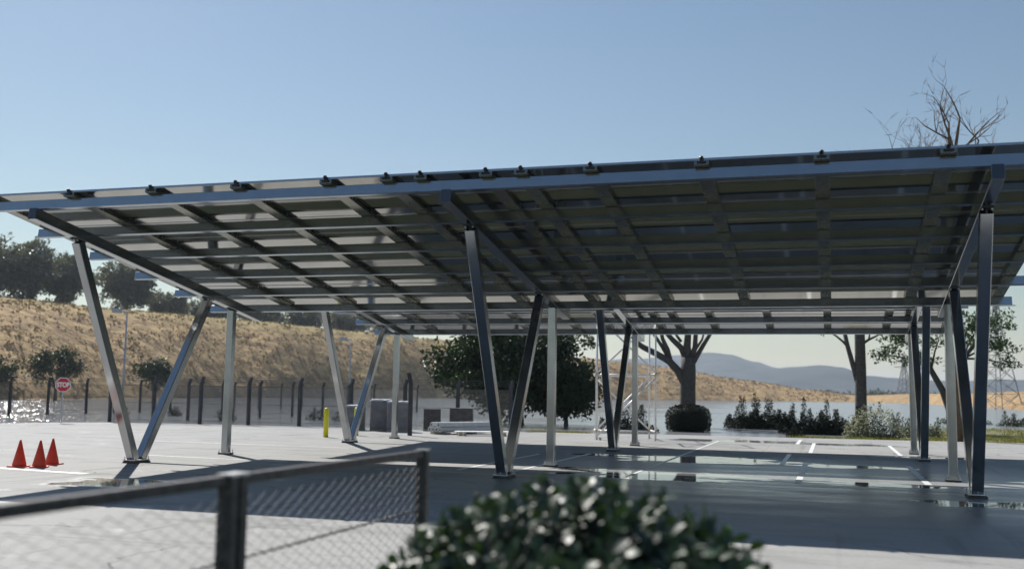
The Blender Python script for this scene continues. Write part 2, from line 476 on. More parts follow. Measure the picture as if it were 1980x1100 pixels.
def tag(o, label=None, cat=None, group=None, kind=None):
    if label: o['label'] = label
    if cat: o['category'] = cat
    if group: o['group'] = group
    if kind: o['kind'] = kind
    return o
def empty(name, loc, rz=0.0):
    o = bpy.data.objects.new(name, None)
    o.empty_display_size = 0.3
    COL.objects.link(o)
    o.location = loc
    o.rotation_euler = (0, 0, rz)
    return o
def inst(name, me, parent=None, loc=(0, 0, 0), rot=(0, 0, 0), sc=(1, 1, 1)):
    o = bpy.data.objects.new(name, me)
    COL.objects.link(o)
    o.parent = parent
    o.location = loc; o.rotation_euler = rot; o.scale = sc
    return o
def copy_tree(o, parent=None):
    c = o.copy()
    COL.objects.link(c)
    if parent is not None: c.parent = parent
    for ch in o.children:
        copy_tree(ch, c)
    return c
def ground_at(z=0):
    return z

# ================================================================ SETTING
# ---- open ground reaching the horizon (a little below the paving)
GZ = -0.10
mb = MB()
S = 6000
mb.add([(-S, -S, GZ), (S, -S, GZ), (S, S, GZ), (-S, S, GZ)], [(0, 1, 2, 3)])
tag(mb.build('ground', M['ground']), kind='structure')

# ---- concrete paving with an irregular far edge
edge = [(60, 27.8), (40, 27.6), (23.6, 27.3), (17.8, 26.9), (13.4, 26.6), (8.7, 26.3), (5.5, 25.1), (0.3, 24.9), (-1.7, 24.4), (-6.3, 24.2), (-11.4, 23.7),
        (-15.5, 23.2), (-18.6, 22.4), (-20.2, 20.4), (-21.0, 18.0), (-21.6, 10), (-22, -10), (-22, -70), (60, -70)]
dense = []
for i in range(len(edge)):
    a, b_ = Vector(edge[i]), Vector(edge[(i + 1) % len(edge)])
    n = max(1, int((b_ - a).length / 0.6)) if i < 14 else 1
    for k in range(n):
        p = a.lerp(b_, k / n)
        if i < 14:
            p = p + Vector((mnoise.noise((p.x * 0.8, p.y * 0.8, 1)), mnoise.noise((p.x * 0.8, p.y * 0.8, 9)))) * 0.16
        dense.append((p.x, p.y))
mb = MB()
n = len(dense)
mb.add([(x, y, 0) for x, y in dense] + [(x, y, GZ - 0.05) for x, y in dense],
       [tuple(reversed(range(n)))] + [(i, (i + 1) % n, (i + 1) % n + n, i + n) for i in range(n)])
pavement = tag(mb.build('pavement', M['pavement']), kind='structure')

# ---- dark grass verge behind the near fence, where the bush grows
mb = MB()
vp_ = [(-22, -70), (60, -70), (60, -12.6)] + [(x, -12.9 + .25 * mnoise.noise((x * .5, 3, 1))) for x in range(56, -22, -2)] + [(-22, -13)]
mb.add([(x, y, 0.03) for x, y in vp_], [tuple(range(len(vp_)))])
tag(mb.build('grass_verge', M['verge']), kind='structure')

# ---- painted bay lines (on the paving)
def line(x0, y0, x1, y1, w):
    mb = MB()
    d = (Vector((x1, y1)) - Vector((x0, y0))).normalized()
    p = Vector((-d.y, d.x)) * (w / 2)
    mb.add([(x0 - p.x, y0 - p.y, 0.004), (x0 + p.x, y0 + p.y, 0.004), (x1 + p.x, y1 + p.y, 0.004), (x1 - p.x, y1 - p.y, 0.004)], [(0, 3, 2, 1)])
    mb.build('bay_line', M['paint'], pavement)
for a in [(11.5, 1.4, 11.5, 21.0, 0.08), (14.54, 7.5, 14.54, 12.9, 0.13), (15.13, 1.6, 15.13, 8.5, 0.14), (15.15, 13.8, 15.15, 21.4, 0.13), (14.55, 20.2, 14.55, 24.5, 0.13),
          (17.9, 13.6, 17.9, 21.1, 0.13), (17.76, 2.3, 17.76, 8.7, 0.14), (7.55, 1.6, 7.55, 8.6, 0.11), (8.85, 1.4, 8.85, 9.6, 0.11),
          (21.2, 2.2, 21.2, 8.7, 0.14), (-1.9, 2.4, 2.9, 2.0, 0.10), (-6.0, 8.6, 1.5, 8.3, 0.10), (-12, -1.2, 1.2, -3.2, 0.22), (5.0, 0.9, 11.4, 0.75, 0.05), (15.2, 0.9, 21, 0.8, 0.05)]:
    line(*a)

# ---- hills: a tan ridge from the left sinking to the right (bearing from the stand point, foot, crest, height)
def px_bearing(px):
    d = _fw + _r2 * ((px - 990) / 1993.9) - _u2 * ((760 - 550) / 1993.9)
    return math.atan2(d.x, d.y)
HILL = [(-1500, 105, 165, 17.5), (-700, 115, 180, 17.5), (0, 140, 212, 17.6), (250, 172, 232, 17.6), (500, 212, 262, 18.2), (700, 250, 298, 18.2), (850, 285, 330, 18.0), (1000, 315, 372, 17.5),
        (1150, 345, 405, 15.0), (1270, 375, 440, 13.6), (1450, 415, 480, 8.6), (1560, 440, 500, 5.2), (1660, 460, 515, 2.9), (1760, 430, 480, 3.9), (1860, 320, 380, 4.0), (1980, 220, 300, 4.2),
        (2300, 230, 320, 3.0), (3000, 230, 320, 2.0)]
HILL = [(px_bearing(a), b, c, d) for a, b, c, d in HILL]
def hill_par(t):
    if t <= HILL[0][0]: return HILL[0][1:]
    for p, q in zip(HILL, HILL[1:]):
        if t <= q[0]:
            k = (t - p[0]) / (q[0] - p[0])
            k = k * k * (3 - 2 * k) * 0.5 + k * 0.5
            return tuple(p[i] + (q[i] - p[i]) * k for i in (1, 2, 3))
    return HILL[-1][1:]
def hill_z(t, r, rough=True):
    f, c, h = hill_par(t)
    if r <= f: return GZ - 0.3
    if r <= c:
        k = (r - f) / (c - f)
        base = h * (1 - (1 - k) ** 1.7)
        env = min(1, k * 6) * (1 - 0.55 * k)
    else:
        k = (r - c) / 160.0
        base = h * max(0.0, 1 - 0.10 * k - 0.25 * k * k)
        env = 0.45
    if not rough: return GZ + base
    x, y = CAM.x + r * math.sin(t), CAM.y + r * math.cos(t)
    b1 = mnoise.fractal((x * 0.11, y * 0.11, 3.1), 1.0, 2.0, 4)
    b2 = mnoise.noise((x * 0.42, y * 0.42, 7.7))
    sc = min(1.0, h / 10)
    return GZ + base + env * sc * (b1 * 0.28 + b2 * 0.36 + 0.40 * max(0, mnoise.noise((x * 0.30, y * 0.30, 1.3))) + 0.16 * mnoise.noise((x * 0.9, y * 0.9, 2.2)))
mb = MB()
t0, t1 = HILL[0][0], HILL[-1][0]
NT, NR = 620, 96
for i in range(NT + 1):
    t = t0 + (t1 - t0) * i / NT
    f, c, h = hill_par(t)
    for j in range(NR + 1):
        k = j / NR
        r = f - 1 + (c - f + 1) * (k / 0.78) if k < 0.78 else c + 330 * ((k - 0.78) / 0.22) ** 1.5
        mb.v.append((CAM.x + r * math.sin(t), CAM.y + r * math.cos(t), hill_z(t, r)))
for i in range(NT):
    for j in range(NR):
        a = i * (NR + 1) + j
        mb.f.append((a, a + NR + 1, a + NR + 2, a + 1)); mb.m.append(0)
mb.smooth = True
tag(mb.build('hillside', M['hill']), kind='structure')

# ---- far mountain range (ridge profile at 2.4 km and a lower one in front)
def range_mesh(name, prof, dist, depth, seed):
    mb = MB()
    P = [(px_bearing(p), z) for p, z in prof]
    N = 260
    rows = [(-1.0, 0.0), (-0.75, 0.22), (-0.5, 0.48), (-0.25, 0.76), (0, 1.0), (0.35, 0.7), (0.9, 0.0)]
    for i in range(N + 1):
        t = P[0][0] + (P[-1][0] - P[0][0]) * i / N
        z = P[-1][1]
        for p, q in zip(P, P[1:]):
            if p[0] <= t <= q[0]:
                k = (t - p[0]) / (q[0] - p[0]); k = k * k * (3 - 2 * k)
                z = p[1] + (q[1] - p[1]) * k
                break
        for d, hf in rows:
            r = dist + d * depth
            x, y = CAM.x + r * math.sin(t), CAM.y + r * math.cos(t)
            nz = mnoise.fractal((x * 0.006, y * 0.006, seed), 1.0, 2.0, 5)
            mb.v.append((x, y, GZ - 2 + z * hf + nz * z * 0.10 * (hf > 0) * (1.4 - hf)))
    R_ = len(rows)
    for i in range(N):
        for j in range(R_ - 1):
            a = i * R_ + j
            mb.f.append((a, a + R_, a + R_ + 1, a + 1)); mb.m.append(0)
    mb.smooth = True
    tag(mb.build(name, M['mountain']), kind='structure')
range_mesh('mountain_range', [(-900, 60), (0, 70), (700, 62), (1000, 72), (1150, 84), (1240, 88), (1300, 96), (1385, 107), (1410, 104), (1460, 84), (1500, 70), (1535, 58), (1590, 62), (1620, 60), (1700, 50), (1900, 40), (2400, 50), (3200, 60)], 2500, 700, 2.0)
range_mesh('far_hills', [(1000, 5), (1300, 42), (1420, 54), (1480, 56), (1540, 60), (1590, 64), (1625, 62), (1680, 46), (1760, 38), (1850, 37), (1980, 40), (2400, 45), (3200, 55)], 2050, 420, 5.0)

# ================================================================ CARPORTS
SB = 9.185                 # bent spacing
YP = 3.80                  # rear posts behind the V feet
ROW = 11.43                # second carport behind the first
SL = 0.1659
AL = math.atan(SL)
ZE = 4.5836
CA, SA = math.cos(AL), math.sin(AL)
def zb(y): return ZE - SL * y          # rafter underside
HR, WR = 0.245, 0.198
YV = Vector((0, CA, -SA)); NV = Vector((0, SA, CA))
XL, XR = -1.52, 19.87

def make_carport():
    root = empty('solar_carport', (SB, 0, 0))
    O = Vector((SB, 0, 0))
    def L(*p): return Vector(p) - O
    rh = HR * CA
    A_, E_ = 3.84, 5.18
    # shared meshes
    fb = MB()     # V footing
    fb.add([(-.17, -.32, 0), (.17, -.32, 0), (.17, .32, 0), (-.17, .32, 0), (-.15, -.27, .06), (.15, -.27, .06), (.15, .27, .06), (-.15, .27, .06)],
           [(0, 3, 2, 1), (4, 5, 6, 7), (0, 1, 5, 4), (1, 2, 6, 5), (2, 3, 7, 6), (3, 0, 4, 7)])
    v_foot = fb.mesh('footing', M['footing'])
    fb = MB()
    fb.add([(-.155, -.155, 0), (.155, -.155, 0), (.155, .155, 0), (-.155, .155, 0), (-.14, -.14, .04), (.14, -.14, .04), (.14, .14, .04), (-.14, .14, .04)],
           [(0, 3, 2, 1), (4, 5, 6, 7), (0, 1, 5, 4), (1, 2, 6, 5), (2, 3, 7, 6), (3, 0, 4, 7)])
    p_foot = fb.mesh('footing', M['footing'])
    fb = MB(); fb.box(-.165, .165, -.30, .30, .0605, .078); v_plate = fb.mesh('base_plate', M['galv'])
    fb = MB(); fb.box(-.16, .16, -.16, .16, .0405, .058); p_plate = fb.mesh('base_plate', M['galv'])
    fb = MB(); fb.lathe([(.020, 0), (.020, .02), (.010, .021), (.010, .07), (.007, .075)], 6); bolt = fb.mesh('bolt', M['galv'])
    fb = MB(); fb.add([(-.006, 0, 0), (-.006, .15, 0), (-.006, 0.02, .16), (.006, 0, 0), (.006, .15, 0), (.006, .02, .16)],
                      [(0, 2, 1), (3, 4, 5), (0, 1, 4, 3), (1, 2, 5, 4), (2, 0, 3, 5)])
    gus = fb.mesh('gusset', M['galv'])
    cw = 0.205
    for i in range(3):
        x = i * SB
        # rafter
        mb = MB()
        a = Vector((x, -A_, zb(-A_))) + NV * (rh / 2); b_ = Vector((x, E_, zb(E_))) + NV * (rh / 2)
        mb.beam(a - O, b_ - O, WR, rh, NV, 0.010)
        raf = mb.build('rafter', M['steel'], root)
        mb = MB(); mb.beam(a - O - YV * 0.012, a - O - YV * 0.0005, WR - .012, rh - .012, NV, 0.008)
        mb.build('end_cap', M['steel_dark'], raf)
        mb = MB(); mb.beam(b_ - O + YV * 0.012, b_ - O + YV * 0.0005, WR - .012, rh - .012, NV, 0.008)
        mb.build('end_cap', M['steel_dark'], raf)
        # V struts, tops tucked under the rafter on a saddle
        for yt, yb in ((-2.42, -0.13), (2.63, 0.13)):
            mb = MB()
            top = Vector((x, yt, zb(yt) - 0.05))
            mb.beam(L(x, yb, 0.08), top - O, cw, cw, (0, 1, 0), 0.012)
            st = mb.build('strut', M['steel'], root)
            mb = MB()
            c0 = Vector((x, yt, zb(yt)))
            mb.beam(c0 - O - YV * .15 - NV * 0.012, c0 - O + YV * .15 - NV * 0.012, cw * 0.96, 0.020, NV)
            mb.beam(c0 - O - YV * .07 - NV * 0.06, c0 - O + YV * .07 - NV * 0.06, 0.03, 0.10, NV)
            mb.build('saddle_plate', M['steel_dark'], st)
            for sx in (-1, 1):
                inst('bolt', bolt, st, c0 - O + Vector((sx * 0.075, 0, -0.05)) - YV * 0.11)
        inst('footing', v_foot, root, L(x, 0, 0))
        pl = inst('base_plate', v_plate, root, L(x, 0, 0))
        for sx in (-1, 1):
            for sy in (-1, 1):
                inst('bolt', bolt, pl, (sx * 0.135, sy * 0.26, 0.078))
        for sy in (-1, 1):
            inst('gusset', gus, pl, (0, sy * 0.235 - sy * 0.02, 0.078), (0, 0, 0 if sy > 0 else math.pi), (1, .5, 1))
        # rear post
        mb = MB()
        mb.beam(L(x, YP, 0.06), L(x, YP, zb(YP) - 0.04), cw * 0.94, cw * 0.94, (0, 1, 0), 0.012)
        po = mb.build('post', M['steel'], root)
        c0 = Vector((x, YP, zb(YP)))
        mb = MB()
        mb.beam(c0 - O - YV * .14 - NV * 0.012, c0 - O + YV * .14 - NV * 0.012, cw * 0.9, 0.020, NV)
        mb.beam(c0 - O - YV * .06 - NV * 0.045, c0 - O + YV * .06 - NV * 0.045, 0.09, 0.06, NV)
        mb.build('saddle_plate', M['steel_dark'], po)
        inst('footing', p_foot, root, L(x, YP, 0))
        pl = inst('base_plate', p_plate, root, L(x, YP, 0))
        for sx in (-1, 1):
            for sy in (-1, 1):
                inst('bolt', bolt, pl, (sx * 0.128, sy * 0.128, 0.058))
            inst('gusset', gus, pl, (sx * 0.098, 0, 0.058), (0, 0, -sx * math.pi / 2), (1, .4, .9))
    # purlins: two lengths and the overlapping sleeve between
    ph, pw = 0.205 * CA, 0.10
    for k in range(6):
        y = -3.72 + 1.7518 * k
        c = Vector((0, y, zb(y) + HR)) + NV * (ph / 2 + 0.002) + YV * (pw / 2)
        for (x0, x1, gr) in ((XL, 7.74, 0.0), (7.74, 10.80, 0.008), (10.80, XR, 0.0)):
            mb = MB()
            mb.beam(Vector((x0, c.y, c.z)) - O, Vector((x1, c.y, c.z)) - O, pw + gr, ph + gr * 0.4, NV, 0.008)
            mb.build('purlin', M['purlin'], root)
    # rails across the purlins
    rails = [-1.28, 0.86, 2.84, 4.79, 6.73, 7.98, 8.66, 9.93, 10.59, 11.86, 13.79, 15.74, 17.67, 19.58]
    rw, rh2 = 0.25, 0.085
    y0, y1 = -3.84, 5.46
    z0 = zb(-3.72) + HR
    base = Vector((0, -3.72, z0)) + NV * (ph + 0.005)
    def up(s_, n_): return base + YV * s_ + NV * n_
    s0, s1 = (y0 + 3.72) / CA, (y1 + 3.72) / CA
    mb = MB(); mb.beam(Vector((0, 0, 0)), YV * (s1 - s0), rw, rh2, NV, 0.006)
    rail_me = mb.mesh('rail', M['rail'])
    cl = MB(); cl.box(-.075, .075, -.012, .012, -.03, .0)
    cl.box(-.018, .018, -.02, .012, .0005, .034)
    cl.lathe([(.018, 0), (.036, .012), (.040, .030), (.028, .050), (.006, .058)], 10, (0, 0, .034))
    clamp_me = cl.mesh('end_clamp', M['black_metal'])
    for rx in rails:
        p = up(s0, rh2 / 2) + Vector((rx, 0, 0))
        r = inst('rail', rail_me, root, p - O)
        inst('end_clamp', clamp_me, r, Vector((0, 0, rh2 / 2 - 0.022)) - YV * 0.014)
    # solar panels laid on the rails: 11 columns by 9 rows
    cols = [-1.28, 0.86, 2.84, 4.79, 6.73, 8.66, 9.93, 11.86, 13.79, 15.74, 17.67, 19.58]
    nr = 9
    plen = (s1 - s0) / nr
    th = 0.042
    cache = {}
    for ci in range(len(cols) - 1):
        xa, xb = cols[ci], cols[ci + 1]
        if ci == 0: xa -= 0.10
        if ci == len(cols) - 2: xb += 0.10
        w = xb - xa - 0.016
        key = round(w, 2)
        if key not in cache:
            pb = MB()
            l = plen - 0.016
            def q(s_, t_, n_): return (t_, 0, 0), s_, n_
            def P(t_, s_, n_): return Vector((t_, 0, 0)) + YV * s_ + NV * n_
            fr = 0.028
            for (ta, tb, sa, sb) in ((0, w, 0, fr), (0, w, l - fr, l), (0, fr, fr, l - fr), (w - fr, w, fr, l - fr)):
                vs = [P(ta, sa, 0), P(tb, sa, 0), P(tb, sb, 0), P(ta, sb, 0), P(ta, sa, th), P(tb, sa, th), P(tb, sb, th), P(ta, sb, th)]
                pb.add(vs, [(0, 3, 2, 1), (4, 5, 6, 7), (0, 1, 5, 4), (1, 2, 6, 5), (2, 3, 7, 6), (3, 0, 4, 7)], 0)
            zi = 0.006
            pb.add([P(fr, fr, zi), P(w - fr, fr, zi), P(w - fr, l - fr, zi), P(fr, l - fr, zi)], [(0, 3, 2, 1)], 1)
            zt = th - 0.004
            pb.add([P(fr, fr, zt), P(w - fr, fr, zt), P(w - fr, l - fr, zt), P(fr, l - fr, zt)], [(0, 1, 2, 3)], 2)
            cache[key] = pb.mesh('solar_panel', [M['frame_alu'], M['backsheet'], M['cells']])
        for rj in range(nr):
            p = up(s0 + plen * rj + 0.008, rh2 + 0.002) + Vector((xa + 0.008, 0, 0))
            inst('solar_panel', cache[key], root, p - O)
    return root
carport = make_carport()
tag(carport, 'front solar carport, tilted roof of dark panels on V shaped steel struts, nearest the camera', 'carport', 'solar carports in two rows')
car2 = copy_tree(carport)
car2.location = (SB, ROW, 0)
tag(car2, 'rear solar carport, mostly hidden, its low back edge seen below the front roof', 'carport', 'solar carports in two rows')

# ================================================================ STREET FURNITURE
def cone(loc, rz, label):
    root = empty('traffic_cone', loc, rz)
    mb = MB(); mb.smooth = False
    mb.box(-.18, .18, -.18, .18, 0, .03); mb.build('base', M['cone'], root)
    mb = MB(); mb.lathe([(.150, .0305), (.146, .06), (.020, .58), (.012, .59)], 20); mb.smooth = True
    mb.build('body', M['cone'], root)
    tag(root, label, 'traffic cone', 'orange traffic cones')
cone((-1.27, -2.35, 0), 0.2, 'orange traffic cone, leftmost of the three on the paving')
cone((-0.80, -2.27, 0), 0.6, 'orange traffic cone standing nearest the camera, middle of the three')
cone((-1.18, -1.45, 0), 0.1, 'orange traffic cone half hidden behind the middle one')

def bollard(loc, label):
    mb = MB(); mb.smooth = True
    mb.lathe([(.095, 0), (.095, 1.0), (.088, 1.05), (.06, 1.09), (.02, 1.105)], 16)
    o = mb.build('bollard', M['yellow'], None, loc)
    tag(o, label, 'bollard', 'yellow bollards')
bollard((-2.5, 14.5, 0), 'bright yellow steel bollard standing alone on the paving')
bollard((-2.25, 16.6, 0), 'yellow bollard partly hidden behind a rear carport strut')

# STOP sign
def stop_sign(loc, rz, zc, rad):
    root = empty('stop_sign', loc, rz)
    mb = MB(); mb.tube([(0, 0.03, 0), (0, 0.03, zc + rad * 0.5)], 0.03, 8); mb.build('pole', M['lamp'], root)
    def octo(r, y0, y1):
        mb = MB()
        vs = [(r * math.cos(R(22.5 + 45 * k)), y, zc + r * math.sin(R(22.5 + 45 * k))) for y in (y0, y1) for k in range(8)]
        mb.add(vs, [tuple(range(8)), tuple(reversed(range(8, 16)))] + [(k, k + 8, (k + 1) % 8 + 8, (k + 1) % 8) for k in range(8)])
        return mb
    pl = octo(rad, -0.010, 0.010).build('plate', M['sign_white'], root)
    octo(rad * 0.90, -0.016, -0.0105).build('face', M['sign_red'], pl)
    cu = bpy.data.curves.new('lettering', 'FONT')
    cu.body = 'STOP'; cu.align_x = 'CENTER'; cu.align_y = 'CENTER'; cu.size = rad * 0.92; cu.extrude = 0.003; cu.offset = 0.016; cu.space_character = 0.98
    to = bpy.data.objects.new('lettering_curve', cu); COL.objects.link(to)
    dg = bpy.context.evaluated_depsgraph_get()
    me = bpy.data.meshes.new_from_object(to.evaluated_get(dg))
    bpy.data.objects.remove(to)
    me.materials.clear(); me.materials.append(M['sign_white'])
    lo = bpy.data.objects.new('lettering', me); COL.objects.link(lo)
    lo.parent = pl; lo.location = (0, -0.021, zc - rad * 0.03); lo.rotation_euler = (math.pi / 2, 0, 0)
    lo.scale = (0.70, 0.92, 1)
    tag(root, 'red octagonal STOP sign on a thin pole by the far fence', 'road sign')
def face_cam(x, y): return math.atan2(CAM.x - x, -(CAM.y - y))
stop_sign((-19.45, 20.1, GZ), face_cam(-19.45, 20.1) + 0.12, 1.92, 0.37)

def street_lamp(loc, h, label):
    root = empty('street_lamp', loc, 0)
    mb = MB(); mb.tube([(0, 0, 0), (0, 0, 1.2), (0, 0, h)], [.14, .12, .075], 10); mb.smooth = True; mb.build('pole', M['lamp'], root)
    mb = MB(); mb.tube([(0.1, 0, h - .02), (-0.45, -0.35, h + .03)], .05, 8); mb.build('arm', M['lamp'], root)
    d = Vector((-0.55, -0.43, 0)).normalized()
    a = Vector((0, 0, h)) + d * 0.5
    mb = MB(); mb.beam(a, a + d * 1.0 + Vector((0, 0, .05)), .52, .46, (0, 0, 1), .06)
    mb.build('lamp_head', M['lamp'], root)
    tag(root, label, 'street lamp', 'street lamps before the hill')
street_lamp((-56.4, 72.3, GZ), 9.9, 'tall grey street lamp seen beside the nearest left strut')
street_lamp((-46.8, 107.0, GZ), 8.7, 'smaller grey street lamp seen beside the rear left struts')

# ---- far fence of dark posts with cranked tops
def fence_line(pts, lean, label, hgt=2.42, mesh_h=1.98, dense_mesh=True, w=0.15):
    root = empty('post_fence', (pts[0][0], pts[0][1], GZ))
    O = Vector((pts[0][0], pts[0][1], GZ))
    ln = Vector((lean[0], lean[1], 0)).normalized()
    for (x, y) in pts:
        b_ = Vector((x, y, GZ)) - O
        mb = MB()
        jl = random.uniform(-.02, .02)
        mb.beam(b_ + Vector((0, 0, -0.05)), b_ + Vector((jl, 0, hgt - .32)), w, w, ln, .015)
        mb.beam(b_ + Vector((jl, 0, hgt - .33)), b_ + Vector((jl, 0, hgt)) + ln * .11, w * .93, w * .93, ln, .015)
        mb.build('fence_post', M['fence_post'], root)
    wires = MB(); mesh = MB()
    for p, q in zip(pts, pts[1:]):
        a = Vector((p[0], p[1], GZ)) - O; b_ = Vector((q[0], q[1], GZ)) - O
        for z in (0.25, 1.1, mesh_h):
            wires.tube([a + Vector((0, 0, z)), b_ + Vector((0, 0, z))], .014, 4, cap=False)
        for k in (0.3, .62, .95):
            o = ln * (.11 * k) + Vector((0, 0, hgt - .32 + .32 * k))
            wires.tube([a + o, b_ + o], .010, 4, cap=False)
        Ls = (b_ - a).length
        d = (b_ - a) / Ls
        pitch = 0.13
        zlo, zhi = 0.05, mesh_h
        H_ = zhi - zlo
        nn = int((Ls + H_) / pitch)
        for i in range(nn):
            s = -H_ + i * pitch
            for sg in (1, -1):
                # diagonal wire clipped to the bay
                s_a, s_b = s, s + H_
                za, zb_ = (zlo, zhi) if sg > 0 else (zhi, zlo)
                ka, kb = max(0, -s_a / H_), min(1, (Ls - s_a) / H_)
                if kb <= ka: continue
                A = a + d * (s_a + H_ * ka) + Vector((0, 0, za + (zb_ - za) * ka))
                B = a + d * (s_a + H_ * kb) + Vector((0, 0, za + (zb_ - za) * kb))
                mesh.tube([A, B], .0058, 3, cap=False)
    wires.build('strand_wire', M['wire'], root)
    tag(mesh.build('wire_mesh', M['wire'], root), kind='stuff')
    tag(root, label, 'fence', 'post and wire fences round the yard')
fence_line([(-18.9, 22.9), (-16.4, 23.0), (-13.9, 23.25), (-11.4, 23.6), (-8.85, 24.0), (-6.3, 24.4), (-3.7, 24.9), (-1.2, 25.4), (1.3, 25.9)], (0.5, 1), 'dark post fence with big cranked posts along the far edge of the paving')
fence_line([(-19.7, 30.7), (-19.8, 34.4), (-19.7, 38.6), (-19.8, 43), (-19.9, 47.6), (-20, 52.2), (-20, 56.8), (-20, 61.5), (-20, 66)], (1, 0.1), 'middle line of cranked dark posts running away behind the edge fence')
fence_line([(-32.2, 27.2), (-32.4, 30.7), (-32.8, 34.4), (-33.1, 38.4), (-33.3, 41.6), (-33.4, 44.6), (-33.6, 48.6), (-33.7, 53), (-33.8, 58), (-33.8, 62), (-33.8, 66), (-33.8, 70), (-33.8, 74.5), (-33.8, 80), (-33.8, 86)], (1, 0.1), 'outermost fence of thin dark posts below the tan hill')
# lone post with the cranked top on the paving
root = empty('fence_post', (-0.45, 17.8, 0))
mb = MB(); mb.beam((0, 0, 0), (0, 0, 2.05), .15, .15, (0, 1, 0), .015); mb.build('shaft', M['fence_post'], root)
mb = MB(); mb.beam((0, 0, 2.052), (-.14, .1, 2.50), .14, .14, (0, 1, 0), .015); mb.build('cranked_top', M['fence_post'], root)
tag(root, 'single dark cranked post standing on the paving before the grey wrapped blocks', 'post')

# ---- near chain-link fence: two framed panels on the left
def chain_link(root, O, X, ya, yb, z0, z1, pitch, wr, mat):
    mb = MB()
    n = int((yb - ya) / pitch)
    m_ = int((z1 - z0) / pitch)
    hp = pitch / 2
    vp = 0.038
    m_ = int((z1 - z0) / (2 * vp))
    for i in range(n + 1):
        pts = []
        y = ya + i * pitch
        for j in range(2 * m_ + 1):
            yy = y + (hp if (j + i) % 2 else -hp)
            yy = min(max(yy, ya), yb)
            pts.append(Vector((X + (0.003 if j % 2 else -0.003), yy, z0 + j * vp)) - O)
        mb.tube(pts, wr, 4, cap=False)
    o = mb.build('chain_link', mat, root)
    tag(o, kind='stuff')
FX = 12.46
def near_panel(ya, yb, label, wire_from):
    O = Vector((FX, (ya + yb) / 2, 0))
    root = empty('chain_link_fence', O)
    for y in (ya + .045, yb - .045):
        mb = MB(); mb.beam(Vector((FX, y, 0)) - O, Vector((FX, y, 1.285)) - O, .10, .085, (0, 1, 0), .012); p = mb.build('fence_post', M['near_fence'], root)
        mb = MB(); mb.beam(Vector((FX, y, 1.2852)) - O, Vector((FX, y, 1.302)) - O, .112, .095, (0, 1, 0), .006); mb.build('cap', M['galv'], p)
    mb = MB(); mb.beam(Vector((FX, ya + .0885, 1.262)) - O, Vector((FX, yb - .0885, 1.262)) - O, .052, .062, (0, 0, 1), .01); mb.build('top_rail', M['near_fence'], root)
    mb = MB(); mb.beam(Vector((FX, ya + .0885, .08)) - O, Vector((FX, yb - .0885, .08)) - O, .045, .05, (0, 0, 1), .01); mb.build('bottom_rail', M['near_fence'], root)
    mb = MB()
    pts = []
    N = int((yb - ya) / .03)
    for i in range(N + 1):
        y = ya + .09 + (yb - ya - .18) * i / N
        pts.append(Vector((FX + .006 * math.cos(i * 1.7), y, .795 + .006 * math.sin(i * 1.7))) - O)
    mb.tube(pts, .0085, 5); mb.build('tension_wire', M['near_fence'], root)
    chain_link(root, O, FX, ya + .09, yb - .09, .10, 1.235, 0.080, .0026, M['near_wire'])
    tag(root, label, 'fence', 'chain link fence panels in the foreground')
near_panel(-18.62, -15.72, 'blurred foreground chain link fence panel at the left edge of the picture', 0)
near_panel(-15.70, -12.70, 'blurred foreground chain link fence panel that ends beside the leafy bush', 0)

# ================================================================ SITE MATERIALS
def wrapped_stack(loc, rz, sx, sy, sz, label, name='wrapped_block_stack', mats=('wrap', 'wrap_top')):
    root = empty(name, loc, rz)
    # skid
    mb = MB()
    for yy in (-sy / 2 + .06, 0, sy / 2 - .06):
        mb.box(-sx / 2, sx / 2, yy - .05, yy + .05, 0, .09)
    mb.build('skid', M['timber'], root)
    mb = MB(); mb.smooth = False
    nx, ny, nz = 7, 7, 8
    idx = {}
    def disp(p):
        k = mnoise.noise((p[0] * 3 + loc[0], p[1] * 3 + loc[1], p[2] * 2)) * .03
        return k
    rings = []
    for k in range(nz + 1):
        z = .0905 + (sz - .09) * k / nz
        ring = []
        for e in range(4):
            for i in range(nx):
                t = i / nx
                c = [(-1 + 2 * t, -1), (1, -1 + 2 * t), (1 - 2 * t, 1), (-1, 1 - 2 * t)][e]
                rr = 1 - .05 * (abs(c[0]) * abs(c[1])) ** 6
                x, y = c[0] * sx / 2 * rr, c[1] * sy / 2 * rr
                d = disp((x, y, z)) + (.012 if k % 2 else 0)
                ring.append((x * (1 + d), y * (1 + d), z))
        rings.append(ring)
    n = len(rings[0])
    vs = [p for r_ in rings for p in r_]
    fs = [(k * n + i, k * n + (i + 1) % n, (k + 1) * n + (i + 1) % n, (k + 1) * n + i) for k in range(nz) for i in range(n)]
    fs.append(tuple(range(nz * n, (nz + 1) * n)))
    mb.add(vs, fs); mb.build('wrapped_sides', M[mats[0]], root)
    if mats[1]:
        mb = MB()
        G = 12
        g = [[(-sx / 2 * 1.04 + sx * 1.04 * i / G, -sy / 2 * 1.04 + sy * 1.04 * j / G,
               sz + .025 + .05 * max(0, mnoise.noise((i * .6 + loc[0], j * .6, 4))) - (.07 if i in (0, G) or j in (0, G) else 0)) for j in range(G + 1)] for i in range(G + 1)]
        mb.add([p for r_ in g for p in r_], [(i * (G + 1) + j, (i + 1) * (G + 1) + j, (i + 1) * (G + 1) + j + 1, i * (G + 1) + j + 1) for i in range(G) for j in range(G)])
        mb.build('top_sheet', M[mats[1]], root)
    tag(root, label, 'pallet stack', 'grey stacks at the edge of the paving')
wrapped_stack((-4.75, 21.7, 0), .35, .85, .75, 1.08, 'low grey wrapped stack with white top, leftmost of the three')
wrapped_stack((-3.45, 21.6, 0), .38, .95, .8, 1.36, 'tall grey wrapped stack with white sheet, middle of the three')
wrapped_stack((-2.45, 21.2, 0), .36, .95, .8, 1.30, 'grey wrapped stack with pale top beside the single dark post')
